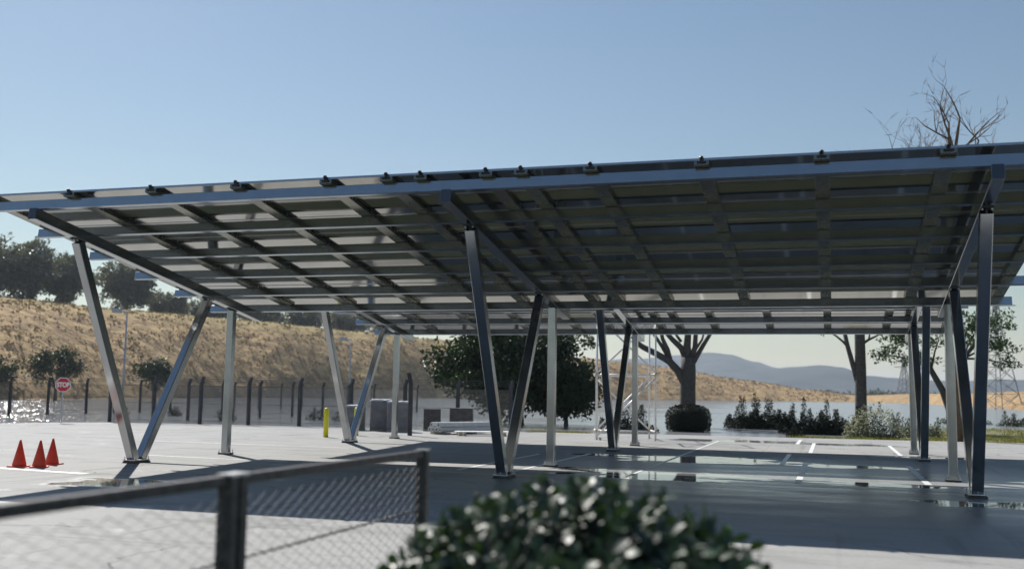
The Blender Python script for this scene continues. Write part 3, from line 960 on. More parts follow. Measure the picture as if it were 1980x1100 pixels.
wrapped_stack((-1.55, 23.0, 0), .3, .75, .7, 1.0, 'dark brown stacked crate behind the pile of pipes, left one', 'crate_stack', ('crate', None))
wrapped_stack((-0.35, 23.6, 0), .3, 1.05, .8, 1.05, 'dark brown stacked crate behind the pipes, right one near the tree', 'crate_stack', ('crate', None))

def pipe(a, b_, ro, label):
    a, b_ = Vector(a), Vector(b_)
    d = (b_ - a).normalized(); o = a
    s = d.orthogonal().normalized(); t = d.cross(s)
    mb = MB(); n = 14
    ri = ro * .55
    vs = []
    for P_, r_ in ((a, ro), (b_, ro), (b_, ri), (a, ri)):
        vs += [P_ - o + (s * math.cos(2 * math.pi * k / n) + t * math.sin(2 * math.pi * k / n)) * r_ for k in range(n)]
    fs = [(q * n + k, ((q + 1) % 4) * n + k, ((q + 1) % 4) * n + (k + 1) % n, q * n + (k + 1) % n) for q in range(4) for k in range(n)]
    mb.add(vs, fs)
    ob = mb.build('pipe', M['pipe'], None, o)
    tag(ob, label, 'pipe', 'pale pipes piled on the paving')
dvec = Vector((1.45, 2.4, 0))
P0 = Vector((-.42, 19.85, 0))
pd = Vector((0.857, -0.515, 0))
pipe(P0 + Vector((0, 0, .20)), P0 + dvec + Vector((0, 0, .20)), .11, 'thick pale pipe lowest and leftmost in the pile on the paving')
pipe(P0 + pd * .24 + Vector((0, 0, .20)), P0 + pd * .24 + dvec + Vector((0, 0, .20)), .11, 'pale pipe second from the left in the bottom layer of the pile')
pipe(P0 + pd * .48 + Vector((0, 0, .20)), P0 + pd * .48 + dvec + Vector((0, 0, .20)), .11, 'pale pipe third from the left in the bottom layer of the pile')
pipe(P0 + pd * .72 + Vector((0, 0, .20)), P0 + pd * .72 + dvec * 1.2 + Vector((0, 0, .20)), .11, 'pale pipe at the right end of the bottom layer of the pile')
pipe(P0 + pd * .13 + Vector((0, 0, .392)), P0 + pd * .13 + dvec + Vector((0, 0, .392)), .11, 'pale pipe resting on top at the left of the pile')
pipe(P0 + pd * .61 + Vector((0, 0, .392)), P0 + pd * .61 + dvec * 1.15 + Vector((0, 0, .392)), .12, 'long pale pipe on top at the right of the pile')
for k, (s_, lab) in enumerate(((.3, 'weathered timber bearer under the near end of the pipes'), (1.7, 'weathered timber bearer under the far end of the pipes'))):
    a = P0 + dvec.normalized() * s_ - pd * .25
    mb = MB(); mb.beam((0, 0, .043), pd * 1.3 + Vector((0, 0, .043)), .10, .085, (0, 0, 1), .008)
    tag(mb.build('timber_bearer', M['timber'], None, (a.x, a.y, 0)), lab, 'timber', 'timber bearers under the pipes')
mb = MB(); mb.beam((0, 0, .16), (2.1, 1.2, .16), .75, .03, (0, 0, 1), .0)
tag(mb.build('board', M['board'], None, (1.0, 19.2, 0)), 'white flat board lying beside the pile of pipes', 'board')
for (bx, by, lab) in ((1.25, 19.35, 'timber offcut under the near end of the white board'), (2.7, 20.15, 'timber offcut under the far end of the white board')):
    mb = MB(); mb.beam((-.3, .45, .071), (.3, -.55, .071), .12, .142, (0, 0, 1), .008)
    tag(mb.build('timber_offcut', M['timber'], None, (bx, by, 0)), lab, 'timber')

# ---- scaffold tower
def scaffold():
    O = Vector((8.0, 20.8, 0))
    root = empty('scaffold_tower', O)
    c = [Vector((6.98, 19.0, 0)), Vector((9.22, 19.5, 0)), Vector((8.62, 21.6, 0)), Vector((6.45, 21.3, 0))]
    H_ = 5.4
    for p in c:
        mb = MB(); mb.tube([p - O, p - O + Vector((0, 0, H_))], .038, 10, cap=True); mb.smooth = True; t = mb.build('standard', M['scaffold'], root)
        mb = MB(); mb.box(p.x - O.x - .08, p.x - O.x + .08, p.y - O.y - .08, p.y - O.y + .08, 0, .012); mb.build('foot_plate', M['galv'], t)
    for z in (0.28, 2.55, 4.9):
        for i in range(4):
            a, b_ = c[i] - O, c[(i + 1) % 4] - O
            if z < 1 and i in (0,): continue
            d = (b_ - a).normalized() * .12
            dz = Vector((0, 0, z + (.05 if i % 2 else 0)))
            out = Vector((d.y, -d.x, 0)).normalized() * .055
            mb = MB(); mb.tube([a - d + dz + out, b_ + d + dz + out], .036, 10); mb.smooth = True
            t = mb.build('ledger', M['scaffold'], root)
            for q in (a, b_):
                mb = MB(); mb.beam(q + dz - Vector((0, 0, .05)) + out * .5, q + dz + Vector((0, 0, .05)) + out * .5, .10, .11, (0, 1, 0), .02)
                mb.build('coupler', M['coupler'], t)
    for (i, j, z0, z1) in ((0, 1, .15, 2.45), (1, 0, 2.65, 4.85), (3, 2, .3, 2.5), (0, 1, 2.62, 4.8), (2, 3, .35, 2.4)):
        a, b_ = c[i] - O, c[j] - O
        out = Vector(((b_ - a).y, -(b_ - a).x, 0)).normalized() * (.10 if (i, j) != (1, 0) else -.10)
        mb = MB(); mb.tube([a + out + Vector((0, 0, z0)), b_ + out + Vector((0, 0, z1))], .036, 10); mb.smooth = True
        mb.build('brace', M['scaffold'], root)
    tag(root, 'white scaffold tower of tubes and couplers behind the rear carport', 'scaffold')
scaffold()

# ---- power pylons
def pylon(loc, h, wb, wt, rz, r, label):
    root = empty('power_pylon', loc, rz)
    legs = MB(); brace = MB(); arms = MB()
    def corner(k, z):
        w = (wb + (wt - wb) * min(1, z / (h * .72))) / 2
        if z > h * .72: w = wt / 2 * (1 - .55 * (z - h * .72) / (h * .28))
        return Vector((w * (1 if k in (1, 2) else -1), w * (1 if k in (2, 3) else -1), z))
    lv = [0, .14, .27, .39, .50, .60, .70, .80, .90, 1.0]
    for k in range(4):
        lb = MB(); lb.tube([corner(k, h * l) for l in lv], r, 4); lb.build('leg', M['pylon'], root)
    for a, b_ in zip(lv, lv[1:]):
        for k in range(4):
            k2 = (k + 1) % 4
            brace.tube([corner(k, h * a), corner(k2, h * b_)], r * .6, 4, cap=False)
            brace.tube([corner(k2, h * a), corner(k, h * b_)], r * .6, 4, cap=False)
            brace.tube([corner(k, h * b_), corner(k2, h * b_)], r * .6, 4, cap=False)
    brace.build('lattice', M['pylon'], root)
    for l in (.74, .86, .97):
        am = MB()
        z = h * l; w = wb * .75
        for sx in (-1, 1):
            am.tube([(0, 0, z + h * .03), (sx * w, 0, z)], r * .7, 4); am.tube([(0, 0, z - h * .01), (sx * w, 0, z)], r * .7, 4)
        am.build('cross_arm', M['pylon'], root)
    tag(root, label, 'pylon', 'power pylons on the plain')
pylon((49.2, 216, GZ), 22.5, 6.4, 1.5, .5, .10, 'large lattice power pylon on the plain at the right edge')
pylon((56.3, 622, GZ), 27, 8, 2, .4, .22, 'small hazy pylon far away, left of the right hand carport posts')
pylon((84, 640, GZ), 25, 8, 2, .4, .22, 'small hazy pylon far away between the right hand carport posts')
# ================================================================ VEGETATION
def rand_unit(rng):
    while True:
        v = Vector((rng.uniform(-1, 1), rng.uniform(-1, 1), rng.uniform(-1, 1)))
        if 0.05 < v.length < 1: return v.normalized()

def add_leaf(mb, p, d, n, l, w):
    """one folded leaf: base p, direction d, facing n"""
    s = d.cross(n)
    if s.length < 1e-4: s = d.orthogonal()
    s.normalize()
    up_ = s.cross(d)
    tip = p + d * l
    m = p + d * (l * 0.5)
    o = len(mb.v)
    mb.v += [tuple(p), tuple(m + s * (w / 2) + up_ * (w * .18)), tuple(tip), tuple(m - s * (w / 2) + up_ * (w * .18))]
    mb.f += [(o, o + 1, o + 2), (o, o + 2, o + 3)]
    mb.m += [0, 0]

def leaf_cloud(mb, rng, c, spread, count, size, flat=1.0):
    for _ in range(count):
        u = rand_unit(rng) * (rng.random() ** 0.4) * spread
        u.z *= flat
        p = c + u
        d = (rand_unit(rng) + u.normalized() * .5).normalized()
        n = (rand_unit(rng) + Vector((0, 0, .7))).normalized()
        l = size * rng.uniform(.7, 1.35)
        add_leaf(mb, p, d, n, l, l * rng.uniform(.5, .75))

def grow(mb, rng, p, d, L_, r, level, tips, nseg=4, wob=.18, up=.12, kids=(2, 4), sides=6, shrink=.66):
    pts, rad = [p.copy()], [r]
    q = p.copy(); dd = d.copy()
    for i in range(nseg):
        dd = (dd + rand_unit(rng) * wob + Vector((0, 0, up))).normalized()
        q = q + dd * (L_ / nseg)
        pts.append(q.copy()); rad.append(max(.004, r * (1 - .55 * (i + 1) / nseg)))
    mb.tube(pts, rad, max(3, sides), cap=True)
    if level <= 0:
        tips.append((q.copy(), dd.copy()))
        return
    k = rng.randint(*kids)
    for i in range(k):
        t = rng.uniform(.45, 1.0) if i else 1.0
        j = min(nseg, max(1, int(t * nseg)))
        base = pts[j]
        nd = (dd + rand_unit(rng) * .85).normalized()
        grow(mb, rng, base, nd, L_ * shrink * rng.uniform(.75, 1.15), rad[j] * .78, level - 1, tips, max(2, nseg - 1), wob, up, kids, sides - 1, shrink)

def tree(name, loc, label, cat, group, trunk_h, r, crown_c, crown_r, nclump, per, lsize, leafm, barkm='bark', seed=1, clump=.75, gap=.0, limbs=7, flat=.8, shell=.45, lean=(0, 0)):
    rng = random.Random(seed)
    root = empty(name, loc)
    tb = MB(); tb.smooth = True
    top = Vector((lean[0], lean[1], trunk_h))
    tb.tube([(0, 0, -.15), (lean[0] * .2, lean[1] * .2, trunk_h * .3), (lean[0] * .55, lean[1] * .55, trunk_h * .65), top], [r * 1.25, r, r * .85, r * .75], 10)
    cc = Vector(crown_c); cr = Vector(crown_r)
    lb = MB()
    centers = []
    while len(centers) < nclump:
        u = rand_unit(rng) * (shell + (1 - shell) * rng.random())
        p = cc + Vector((u.x * cr.x, u.y * cr.y, u.z * cr.z))
        if mnoise.noise((p.x * .45 + seed, p.y * .45, p.z * .6)) < gap: continue
        k = .8 + .35 * mnoise.noise((u.x * 2 + seed, u.y * 2, u.z * 2))
        centers.append(cc + (p - cc) * k)
    for i in range(limbs):
        tgt = centers[rng.randrange(len(centers))]
        mid = top.lerp(tgt, .5) + Vector((0, 0, .08 * (tgt - top).length)) + rand_unit(rng) * .25
        s0 = top * rng.uniform(.75, 1.0)
        lb_r = r * rng.uniform(.3, .5)
        tb.tube([s0, s0.lerp(mid, .5) + rand_unit(rng) * .1, mid, mid.lerp(tgt, .6) + rand_unit(rng) * .12, tgt], [lb_r, lb_r * .8, lb_r * .6, lb_r * .35, lb_r * .12], 6)
    tb.build('trunk', M[barkm], root)
    for c in centers:
        leaf_cloud(lb, rng, c, clump * rng.uniform(.6, 1.25), per, lsize, flat)
    lb.build('crown', M[leafm], root)
    tag(root, label, cat, group)
    return root

# ---- big dark tree left of the scaffold
tree('broadleaf_tree', (-2.3, 39.0, GZ), 'large dark green tree with low drooping boughs behind the middle struts', 'tree', None,
     2.2, .32, (-0.1, 0, 3.4), (5.9, 4.2, 3.6), 520, 66, .26, 'leaf_dark', seed=11, clump=.85, gap=-.12, limbs=14)
# drooping low boughs are part of the crown's outline: a second smaller tree to its right
tree('broadleaf_tree', (0.9, 38.2, GZ), 'small bushy tree whose low boughs hang right of the large dark one', 'tree', None,
     1.0, .12, (0, 0, 2.0), (2.6, 1.8, 1.9), 120, 46, .22, 'leaf_dark', seed=12, clump=.6, gap=-.1, limbs=9)

# ---- pollarded tree with thick bare limbs behind the round hedge
def limb_tree():
    rng = random.Random(5)
    loc = Vector((7.56, 41.6, GZ))
    root = empty('pollard_tree', loc)
    k = .0311
    def P(px, y, dy=0.0):
        return Vector(((px - 1330) * k, dy + (px - 1330) * k * .3, 1.9 + (763 - y) * k))
    tb = MB(); tb.smooth = True
    tb.tube([(0, 0, -.1), P(1330, 790), P(1330, 755), P(1331, 715), P(1331, 690)], [.58, .48, .47, .46, .42], 12)
    limbs = [([(1326, 742), (1312, 716), (1296, 698), (1272, 684), (1248, 672), (1225, 655)], .27, -.3), ([(1298, 700), (1293, 676), (1284, 655), (1278, 620)], .17, -.2),
             ([(1330, 700), (1318, 672), (1300, 655), (1280, 632)], .22, .3), ([(1293, 688), (1281, 668), (1266, 645), (1250, 620)], .13, .2), ([(1330, 700), (1329, 668), (1331, 640), (1328, 600)], .27, 0),
             ([(1334, 698), (1344, 672), (1346, 645), (1350, 600)], .19, -.3), ([(1338, 705), (1350, 682), (1360, 664), (1374, 640), (1392, 612)], .17, .2),
             ([(1318, 660), (1309, 648), (1302, 636)], .10, .3), ([(1344, 676), (1356, 655), (1362, 628)], .09, .5)]
    tips = []
    for pts, r, dy in limbs:
        q = [P(a, b_, dy * i / (len(pts) - 1)) for i, (a, b_) in enumerate(pts)]
        tb.tube(q, [r * (1 - .45 * i / (len(pts) - 1)) for i in range(len(pts))], 8)
        grow(tb, rng, q[-1], (q[-1] - q[-2]).normalized(), 1.6, r * .5, 2, tips, 3, .2, .12, (2, 3), 6)
    tb.build('trunk', M['bark'], root)
    lb = MB()
    for p, d in tips:
        if p.z > 5.9: leaf_cloud(lb, rng, p + Vector((0, 0, .5)), .75, 26, .24)
    lb.build('crown', M['leaf_mid'], root)
    tag(root, 'tree with thick grey trunk and forking limbs behind the round clipped hedge', 'tree')
limb_tree()

# ---- tall trunk with a leaning second limb
def trunk_tree():
    rng = random.Random(8)
    root = empty('slender_tree', (17.45, 42.5, GZ))
    tb = MB(); tb.smooth = True
    tb.tube([(0, 0, -.1), (0, 0, 1.2), (.02, 0, 3.5), (0, 0, 6.2), (-.05, 0, 8.5)], [.40, .34, .32, .29, .22], 12)
    tips = []
    tb.tube([(-.05, 0, 2.4), (-.35, 0, 3.6), (-.68, 0, 4.9), (-.95, .1, 6.3)], [.17, .15, .13, .11], 8)
    for q, d in ((Vector((-.95, .1, 6.3)), Vector((-.4, 0, .9))), (Vector((-.05, 0, 8.5)), Vector((.1, .1, 1))), (Vector((0, 0, 6.4)), Vector((.7, .1, .6))), (Vector((0, 0, 7)), Vector((-.5, -.3, .6))),
                 (Vector((.1, 0, 5.0)), Vector((.8, -.1, .45))), (Vector((-.6, 0, 4.8)), Vector((-.4, 0, .5)))):
        grow(tb, rng, q, d.normalized(), 1.5, .09, 2, tips, 3, .25, .05, (2, 3), 6)
    tb.build('trunk', M['bark'], root)
    lb = MB()
    for p, d in tips: leaf_cloud(lb, rng, p, .45, 16 if p.z < 6 else 40, .17)
    lb.build('crown', M['leaf_mid'], root)
    tag(root, 'tall straight trunk with a second limb leaning left behind the dark shrubs', 'tree')
trunk_tree()

# ---- leafy spreading tree on the right
def spread_tree():
    rng = random.Random(21)
    root = empty('spreading_tree', (22.3, 42.3, GZ))
    tb = MB(); tb.smooth = True
    tb.tube([(0, 0, -.1), (-.1, 0, 1.3), (-.45, 0, 2.4), (-1.0, .1, 3.5), (-1.35, .1, 4.4)], [.26, .22, .19, .16, .12], 10)
    tb.tube([(-.1, 0, 1.5), (.25, .1, 2.9), (.7, .1, 4.2), (1.5, .1, 5.2)], [.15, .13, .11, .08], 8)
    lb = MB()
    for (cx, cz, rx, rz, n) in ((-2.6, 5.3, 1.5, .7, 26), (-1.7, 4.1, 1.3, .45, 16), (.1, 6.3, 2.0, .8, 30), (2.2, 6.2, 1.6, .75, 24), (2.6, 4.9, 1.2, .5, 15), (-3.3, 4.4, .9, .35, 8), (1.2, 5.3, 1.2, .45, 13), (-.6, 5.2, 1.1, .4, 10), (2.9, 3.9, .6, .3, 5)):
        for _ in range(n):
            u = rand_unit(rng) * rng.random() ** .5
            c = Vector((cx + u.x * rx, u.y * 1.6, cz + u.z * rz))
            leaf_cloud(lb, rng, c, .38, 34, .16, .6)
        b0 = Vector((-1.0, .1, 3.6)) if cx < 0 else Vector((.7, .1, 4.2))
        e = Vector((cx, 0, cz))
        tb.tube([b0, b0.lerp(e, .5) + Vector((0, .1, .15)), e, e + (e - b0) * .35], [.07, .05, .03, .01], 6)
    tb.build('trunk', M['bark'], root)
    lb.build('crown', M['leaf_mid'], root)
    tag(root, 'spreading green leafy tree beside the right hand carport posts', 'tree')
spread_tree()

# ---- bare tree rising over the roof
def bare_tree():
    rng = random.Random(33)
    root = empty('bare_tree', (21.05, 28.4, GZ))
    tb = MB(); tb.smooth = True
    tb.tube([(0, 0, -.1), (0, 0, 2), (.05, 0, 6), (-.1, 0, 9), (-.05, 0, 11.4)], [.33, .26, .24, .21, .17], 10)
    tips = []
    for z, d, L_, r in ((11.4, (.05, 0, 1), 3.0, .10), (11.3, (.35, .1, .95), 3.3, .11), (11.2, (.6, .0, .9), 2.8, .09), (11.3, (-.25, .1, 1), 1.7, .08), (11.0, (-.55, 0, .75), 2.2, .075), (10.6, (-.8, .1, .6), 2.6, .075),
                        (10.2, (-.9, -.2, .55), 3.0, .07), (10.8, (.85, -.1, .55), 2.3, .07), (10.9, (.3, .3, 1), 2.6, .09), (9.9, (1, .1, .6), 2.6, .07), (9.4, (-.8, .4, .6), 2.8, .07)):
        grow(tb, rng, Vector((0, 0, z)), Vector(d).normalized(), L_, r, 3, tips, 4, .20, .10, (2, 3), 6, .60)
    tb.build('trunk', M['bark_pale'], root)
    tw = MB()
    for p, d in tips:
        for _ in range(2):
            e = p + (d + rand_unit(rng) * .6).normalized() * rng.uniform(.25, .55)
            tw.tube([p, p.lerp(e, .5) + rand_unit(rng) * .03, e], [.010, .007, .004], 3)
    tag(tw.build('twig', M['bark_pale'], root), kind='stuff')
    tag(root, 'leafless pale brown tree whose bare branches rise above the carport roof', 'tree')
bare_tree()

# ---- clipped round hedge
def clipped_hedge():
    rng = random.Random(3)
    root = empty('clipped_hedge', (8.6, 34.0, GZ))
    def surf(u):
        a, b_, c = 1.12, .95, .80
        e = 3.2
        k = (abs(u.x / a) ** e + abs(u.y / b_) ** e + abs(u.z / c) ** e) ** (-1 / e)
        return u * k
    core = MB(); core.smooth = True
    N1, N2 = 14, 20
    vs = []
    for i in range(N1 + 1):
        th = math.pi * i / N1
        for j in range(N2):
            ph = 2 * math.pi * j / N2
            s = surf(Vector((math.sin(th) * math.cos(ph), math.sin(th) * math.sin(ph), math.cos(th)))) * .90
            vs.append((s.x, s.y, max(-.02, s.z + .55)))
    core.add(vs, [(i * N2 + j, (i + 1) * N2 + j, (i + 1) * N2 + (j + 1) % N2, i * N2 + (j + 1) % N2) for i in range(N1) for j in range(N2)])
    core.build('inner_growth', M['leaf_black'], root)
    lb = MB()
    for _ in range(5200):
        u = rand_unit(rng)
        s = surf(u) * rng.uniform(.90, 1.03)
        p = Vector((s.x, s.y, s.z + .55))
        if p.z < .03: continue
        d = (u * .8 + rand_unit(rng)).normalized()
        add_leaf(lb, p, d, (u + rand_unit(rng) * .7).normalized(), rng.uniform(.06, .12), .055)
    lb.build('foliage', M['leaf_black'], root)
    tag(root, 'dark green clipped rounded hedge in front of the pollarded tree', 'hedge')
clipped_hedge()

# ---- shrubs: woody base, leaves, upright shoots
def shrub(loc, label, w, d, h, leafm, n, lsize, seed, spikes=8, name='shrub', group='shrubs beyond the paving', flowers=None, base_h=.5):
    rng = random.Random(seed)
    root = empty(name, loc)
    st = MB(); lb = MB()
    for i in range(spikes):
        x, y = rng.uniform(-.46, .46) * w, rng.uniform(-.4, .4) * d
        hh = h * rng.uniform(.45, 1.10) * (1 - .45 * (abs(x) / (w * .5)) ** 2)
        t = Vector((x + rng.uniform(-.12, .12), y, hh))
        st.tube([(x * .7, y * .7, -.02), Vector((x, y, hh * .5)), t], [.025, .018, .006], 4)
        for k in range(int(n * .30 / max(1, spikes))):
            z = rng.uniform(.35, 1.0)
            p = Vector((x, y, 0)).lerp(t, z) + rand_unit(rng) * (.24 * (1.25 - z))
            add_leaf(lb, p, (rand_unit(rng) + Vector((0, 0, .6))).normalized(), rand_unit(rng), lsize * rng.uniform(.7, 1.3), lsize * .5)
    for _ in range(int(n * .70)):
        u = rand_unit(rng) * rng.random() ** .33
        e = base_h * h * (.85 + .95 * mnoise.noise((u.x * 3.2 + seed, u.y * 2.0, 0)))
        p = Vector((u.x * w * .5, u.y * d * .5, abs(u.z) * e + .02))
        add_leaf(lb, p, rand_unit(rng), (rand_unit(rng) + Vector((0, 0, .5))).normalized(), lsize * rng.uniform(.8, 1.4), lsize * .65)
    st.build('stem', M['bark'], root)
    lb.build('foliage', M[leafm], root)
    if flowers:
        fb = MB()
        for _ in range(flowers):
            u = rand_unit(rng) * rng.uniform(.75, 1.05)
            p = Vector((u.x * w * .5, u.y * d * .5, abs(u.z) * h * .85 + .08))
            for k in range(3):
                add_leaf(fb, p, rand_unit(rng), rand_unit(rng), lsize * .75, lsize * .6)
        fb.build('flower', M['leaf_white'], root)
    tag(root, label, 'shrub', group)
shrub((11.9, 41.2, GZ), 'dark spiky shrub with upright shoots right of the round hedge', 4.4, 2.2, 2.0, 'leaf_black', 9000, .11, 41, 17)
shrub((14.9, 34.6, GZ), 'black green shrub in front of the tall straight trunk, wider than tall', 3.6, 1.7, 1.8, 'leaf_black', 7500, .10, 42, 11)
shrub((17.7, 30.6, GZ), 'pale flowering shrub with white petals beside the right hand posts', 2.7, 1.6, 1.75, 'leaf_grey', 3000, .09, 43, 9, 'flowering_shrub', flowers=700)
shrub((5.9, 31.2, GZ), 'dark shrub growing behind the scaffold tower', 3.2, 1.8, 1.35, 'leaf_black', 3600, .10, 44, 7)
shrub((16.2, 36.5, GZ), 'low grey green shrub between the dark shrub and the flowering one', 2.8, 1.5, 1.6, 'leaf_black', 4000, .10, 45, 12)
shrub((19.9, 33.5, GZ), 'thin pale shrub half hidden by the rear right carport posts', 2.2, 1.2, 1.5, 'leaf_grey', 1500, .09, 46, 9)
shrub((29.0, 62.0, GZ), 'low grey shrub beyond the lawn, nearest the right hand struts', 3.6, 1.6, 1.25, 'leaf_grey', 1800, .13, 47, 5)
shrub((32.6, 63.0, GZ), 'low dark shrub beyond the lawn at the right edge', 3.6, 1.6, 1.2, 'leaf_oak', 1800, .13, 48, 5)
shrub((36.5, 64.0, GZ), 'low shrub beyond the lawn, cut by the right picture border', 3.6, 1.6, 1.3, 'leaf_oak', 1800, .13, 49, 5)
shrub((25.6, 66.0, GZ), 'low pale shrub beyond the lawn between the carport posts', 4.2, 1.6, 1.3, 'leaf_grey', 1600, .13, 50, 5)
shrub((14.2, 29.2, GZ), 'small dark weed clump on the grass strip at the paving edge', .9, .6, .75, 'leaf_black', 500, .09, 51, 5)
for i, (x, y, s, lab) in enumerate([(-29.6, 37.8, .9, 'small dark weed tuft in the gravel near the STOP sign'), (-25.4, 37.6, 1.1, 'dark weed clump at the foot of a fence post left of the near strut'),
                               (-17.3, 31.0, 1.2, 'dark weed clump between the first two posts of the edge fence'), (-14.5, 36.5, 1.5, 'low dark weed clump in the gravel left of the yellow bollard'),
                               (-12.5, 36.0, 1.5, 'round dark weed clump in the gravel behind the yellow bollard')]):
    shrub((x, y, GZ), lab, s, s * .8, .62 if i < 2 else .8, 'leaf_black', 420, .10, 60 + i, 5, 'weed_clump', 'weeds in the gravel', base_h=.8)

# ---- small oaks below the hill
for i, (x, y, w, h, lab) in enumerate([(-77.4, 86.5, 8.4, 7.0, 'small round oak behind the STOP sign below the hill'), (-65.6, 90.2, 6.0, 5.7, 'small oak seen between the near V struts'),
                                       (-85.0, 84.6, 6.5, 5.6, 'small oak cut off by the left picture border')]):
    tree('oak_tree', (x, y, GZ), lab, 'tree', 'small oaks below the hill', 1.7, .22, (0, 0, h * .62), (w * .5, w * .45, h * .38), 110, 30, .36, 'leaf_oak', seed=70 + i, clump=.8, gap=-.05, limbs=8)

# ---- eucalyptus row on the ridge
EUC = [(-45, 12.6, 11.0, 'tall hazy eucalyptus on the ridge, cut by the left picture border'), (32, 12.6, 10.5, 'tall eucalyptus on the ridge, second from the left border'), (112, 11.0, 9.5, 'broad eucalyptus on the ridge just left of the near strut'),
       (236, 11.6, 11.0, 'tall eucalyptus on the ridge between the near strut and the rafter'), (318, 6.8, 8.0, 'lower ridge tree right of the tall eucalyptus'), (395, 6.6, 9.0, 'ridge tree seen behind the near rear strut top'),
       (500, 6.5, 12.0, 'wide low ridge tree between the two left V frames'), (585, 7.0, 12.0, 'ridge tree just left of the rear left strut'), (665, 7.6, 12.0, 'ridge tree behind the rear left V frame'), (745, 6.5, 11.0, 'last ridge tree, beside the rear left post top')]
for i, (px, h, w, lab) in enumerate(EUC):
    t = px_bearing(px)
    f, c, hh = hill_par(t)
    r_ = c + (12 if i < 4 else 22)
    loc = (CAM.x + r_ * math.sin(t), CAM.y + r_ * math.cos(t), hill_z(t, r_, False) - .4)
    tree('eucalyptus_tree', loc, lab, 'tree', 'eucalyptus trees along the ridge', h * .34, .34, (0, 0, h * .60), (w * .74, w * .6, h * .56), 260 if i < 4 else 170, 40, .66, 'leaf_euc_hazed', seed=90 + i, clump=1.25, gap=-.02, limbs=8, shell=.3)

# ---- unseen trees added past the right border as something dark for struts to reflect
for i, (x, y, w, h, lab) in enumerate([(29.6, 37.5, 7.2, 8.5, 'added dark tree past the right picture border, nearest the lawn corner'), (37.5, 35.5, 8.0, 9.0, 'added dark tree past the right picture border, nearest the carports'),
                                       (36.0, 45.5, 8.0, 9.5, 'added dark tree past the right picture border, farthest back'), (44.5, 41.5, 8.0, 9.0, 'added dark tree past the right picture border, farthest right')]):
    tree('added_dark_tree', (x, y, GZ), lab, 'tree', 'added dark trees past the right border', 2.0, .25, (0, 0, h * .52), (w * .5, w * .5, h * .46), 120, 36, .45, 'leaf_dark', seed=130 + i, clump=1.0, gap=-.1, limbs=8)

# ---- dry grass tufts all over the hillside
rng = random.Random(78)
mb = MB()
for _ in range(7500):
    t = px_bearing(rng.uniform(-120, 1640))
    f, c, h = hill_par(t)
    r_ = f + 1 + (c - f + 3) * rng.random()
    x, y = CAM.x + r_ * math.sin(t), CAM.y + r_ * math.cos(t)
    if mnoise.noise((x * .12, y * .12, 5)) < rng.uniform(-.6, .3): continue
    z = hill_z(t, r_) - .1
    s_ = rng.uniform(.30, .72) * (.6 + .0015 * r_)
    for k in range(5):
        d = (rand_unit(rng) + Vector((0, 0, .4))).normalized()
        add_leaf(mb, Vector((x, y, z)) + Vector((rng.uniform(-.9, .9), rng.uniform(-.9, .9), 0)) * s_, d, rand_unit(rng), s_ * rng.uniform(.7, 1.3), s_ * rng.uniform(.5, .9))
tag(mb.build('dry_grass_tufts', M['tuft']), 'dry brown grass tufts all over the tan hillside', 'grass', kind='stuff')

# ---- far scrub on the plain, one hazy mass
rng = random.Random(77)
mb = MB()
for _ in range(150):
    t = px_bearing(rng.uniform(1480, 2050)); r_ = rng.uniform(620, 1000)
    c = Vector((CAM.x + r_ * math.sin(t), CAM.y + r_ * math.cos(t), rng.uniform(1, 4)))
    leaf_cloud(mb, rng, c, rng.uniform(3, 6), 40, 2.2, .5)
tag(mb.build('distant_scrub', M['leaf_oak']), 'hazy belt of distant scrub below the mountains', 'scrub', kind='stuff')

# ---- lawn on the right and grass along the paving edge
mb = MB()
lp = [(16.2, 27.6), (20, 27.7), (40, 28.1), (70, 28.4), (70, 58), (34, 56), (24, 50), (19.5, 40), (17.5, 33)]
mb.add([(x, y, GZ + .012) for x, y in lp], [tuple(range(len(lp)))])
tag(mb.build('lawn', M['lawn']), kind='structure')
mb = MB()
def blades(x0, x1, y0, y1, n, h):
    for _ in range(n):
        x, y = rng.uniform(x0, x1), rng.uniform(y0, y1)
        if mnoise.noise((x * .35, y * .35, 2)) < -.15: continue
        d = (Vector((0, 0, 1)) + rand_unit(rng) * .55).normalized()
        add_leaf(mb, Vector((x, y, GZ)), d, rand_unit(rng), h * rng.uniform(.5, 1.2), .028)
blades(16.5, 40, 28.3, 34, 9000, .16)
blades(19.5, 44, 34, 54, 9000, .22)
blades(1.0, 5.2, 25.4, 26.6, 1800, .17)
blades(6.0, 9.0, 26.6, 27.6, 1300, .17)
blades(12.2, 17.5, 27.0, 28.6, 2600, .18)
tag(mb.build('grass', M['grass']), 'yellow green rough grass beyond the far edge of the paving', 'grass', kind='stuff')

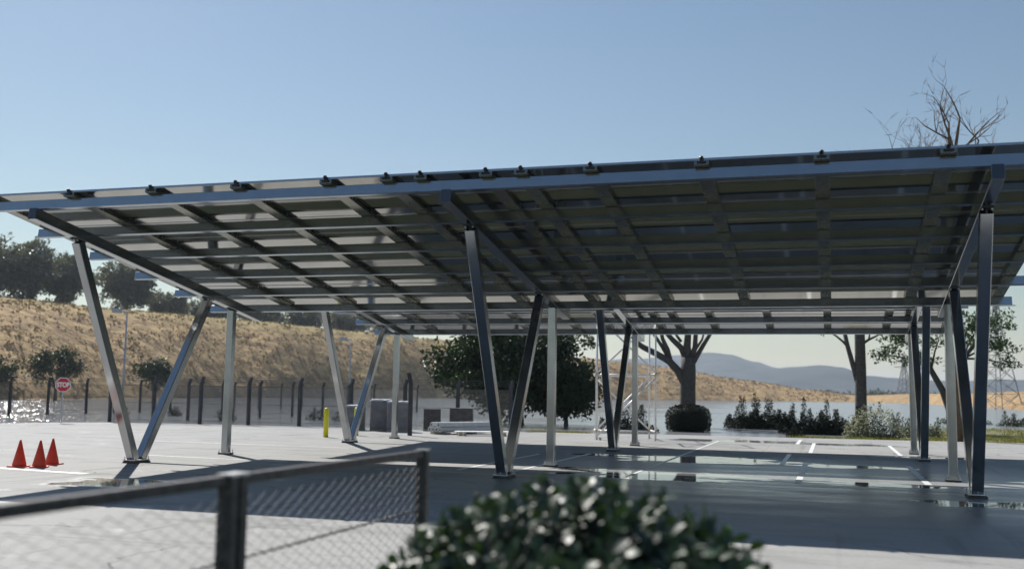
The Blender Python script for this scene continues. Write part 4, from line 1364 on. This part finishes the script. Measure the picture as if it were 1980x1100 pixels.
# ---- leafy bush in the foreground
def near_bush():
    rng = random.Random(14)
    root = empty('leafy_bush', (14.63, -16.05, 0.03))
    c = Vector((0, 0, .50))
    rx, rz = 1.15, .86
    st = MB(); lb = MB()
    def leaf(p, d, n, l, w):
        s = d.cross(n).normalized(); u_ = s.cross(d)
        o = len(lb.v)
        prof = [(0, .04), (.25, .36), (.55, .5), (.82, .32), (1.0, .0)]
        for t, hw in prof:
            bend = -u_ * (l * .22 * t * t)
            m_ = p + d * (l * t) + bend
            lb.v += [tuple(m_ + s * (w * hw) + u_ * (w * .22 * hw)), tuple(m_), tuple(m_ - s * (w * hw) + u_ * (w * .22 * hw))]
        for i in range(4):
            a = o + i * 3
            lb.f += [(a, a + 1, a + 4, a + 3), (a + 1, a + 2, a + 5, a + 4)]
            lb.m += [0, 0]
    for i in range(1250):
        u = rand_unit(rng)
        if u.z < -.15: u.z = -u.z * .6
        k = rng.uniform(.86, .98) + .05 * mnoise.noise((u.x * 2.2, u.y * 2.2, u.z * 2.2))
        tip = c + Vector((u.x * rx, u.y * rx, u.z * rz)) * k
        if tip.z < .05: continue
        d = (u + Vector((0, 0, .2)) + rand_unit(rng) * .35).normalized()
        b0 = tip - d * rng.uniform(.18, .3)
        st.tube([c * .6 + u * .1, c.lerp(b0, .6), b0, tip], [.009, .007, .005, .003], 4)
        nl = rng.randint(8, 12)
        for j in range(nl):
            t = j / nl
            p = b0.lerp(tip, t)
            a = j * 2.4 + rng.random()
            s = d.orthogonal().normalized(); q = d.cross(s)
            side = s * math.cos(a) + q * math.sin(a)
            ld = (side * (1.0 - .45 * t) + d * (.35 + .6 * t) + rand_unit(rng) * .15).normalized()
            leaf(p, ld, (d + side * -.3).normalized(), rng.uniform(.072, .108), rng.uniform(.048, .064))
    for _ in range(6500):
        u = rand_unit(rng); u.z = abs(u.z) - .35
        p = c + Vector((u.x * rx, u.y * rx, u.z * rz)) * rng.uniform(.45, .88)
        if p.z < .03: continue
        leaf(p, rand_unit(rng), rand_unit(rng), .11, .07)
    lb.smooth = True
    st.build('stem', M['bark'], root)
    lb.build('foliage', M['leaf_bush'], root)
    tag(root, 'blurred glossy green leafy bush in the foreground at the bottom of the picture', 'bush')
near_bush()

# ---- haze in the air over the plain
hz = MB(); hz.box(-6050, 6050, -6050, 6050, GZ - 1.0, 128)
m = bpy.data.materials.new('thin_haze'); m.use_nodes = True
nt = m.node_tree; nt.nodes.clear()
pv = nt.nodes.new('ShaderNodeVolumePrincipled')
pv.inputs['Color'].default_value = (0.76, 0.86, 1.0, 1)
pv.inputs['Density'].default_value = 0.00017
pv.inputs['Anisotropy'].default_value = 0.25
om = nt.nodes.new('ShaderNodeOutputMaterial')
nt.links.new(pv.outputs[0], om.inputs['Volume'])
tag(hz.build('haze', m), 'thin pale haze over the plain', 'haze', kind='stuff')
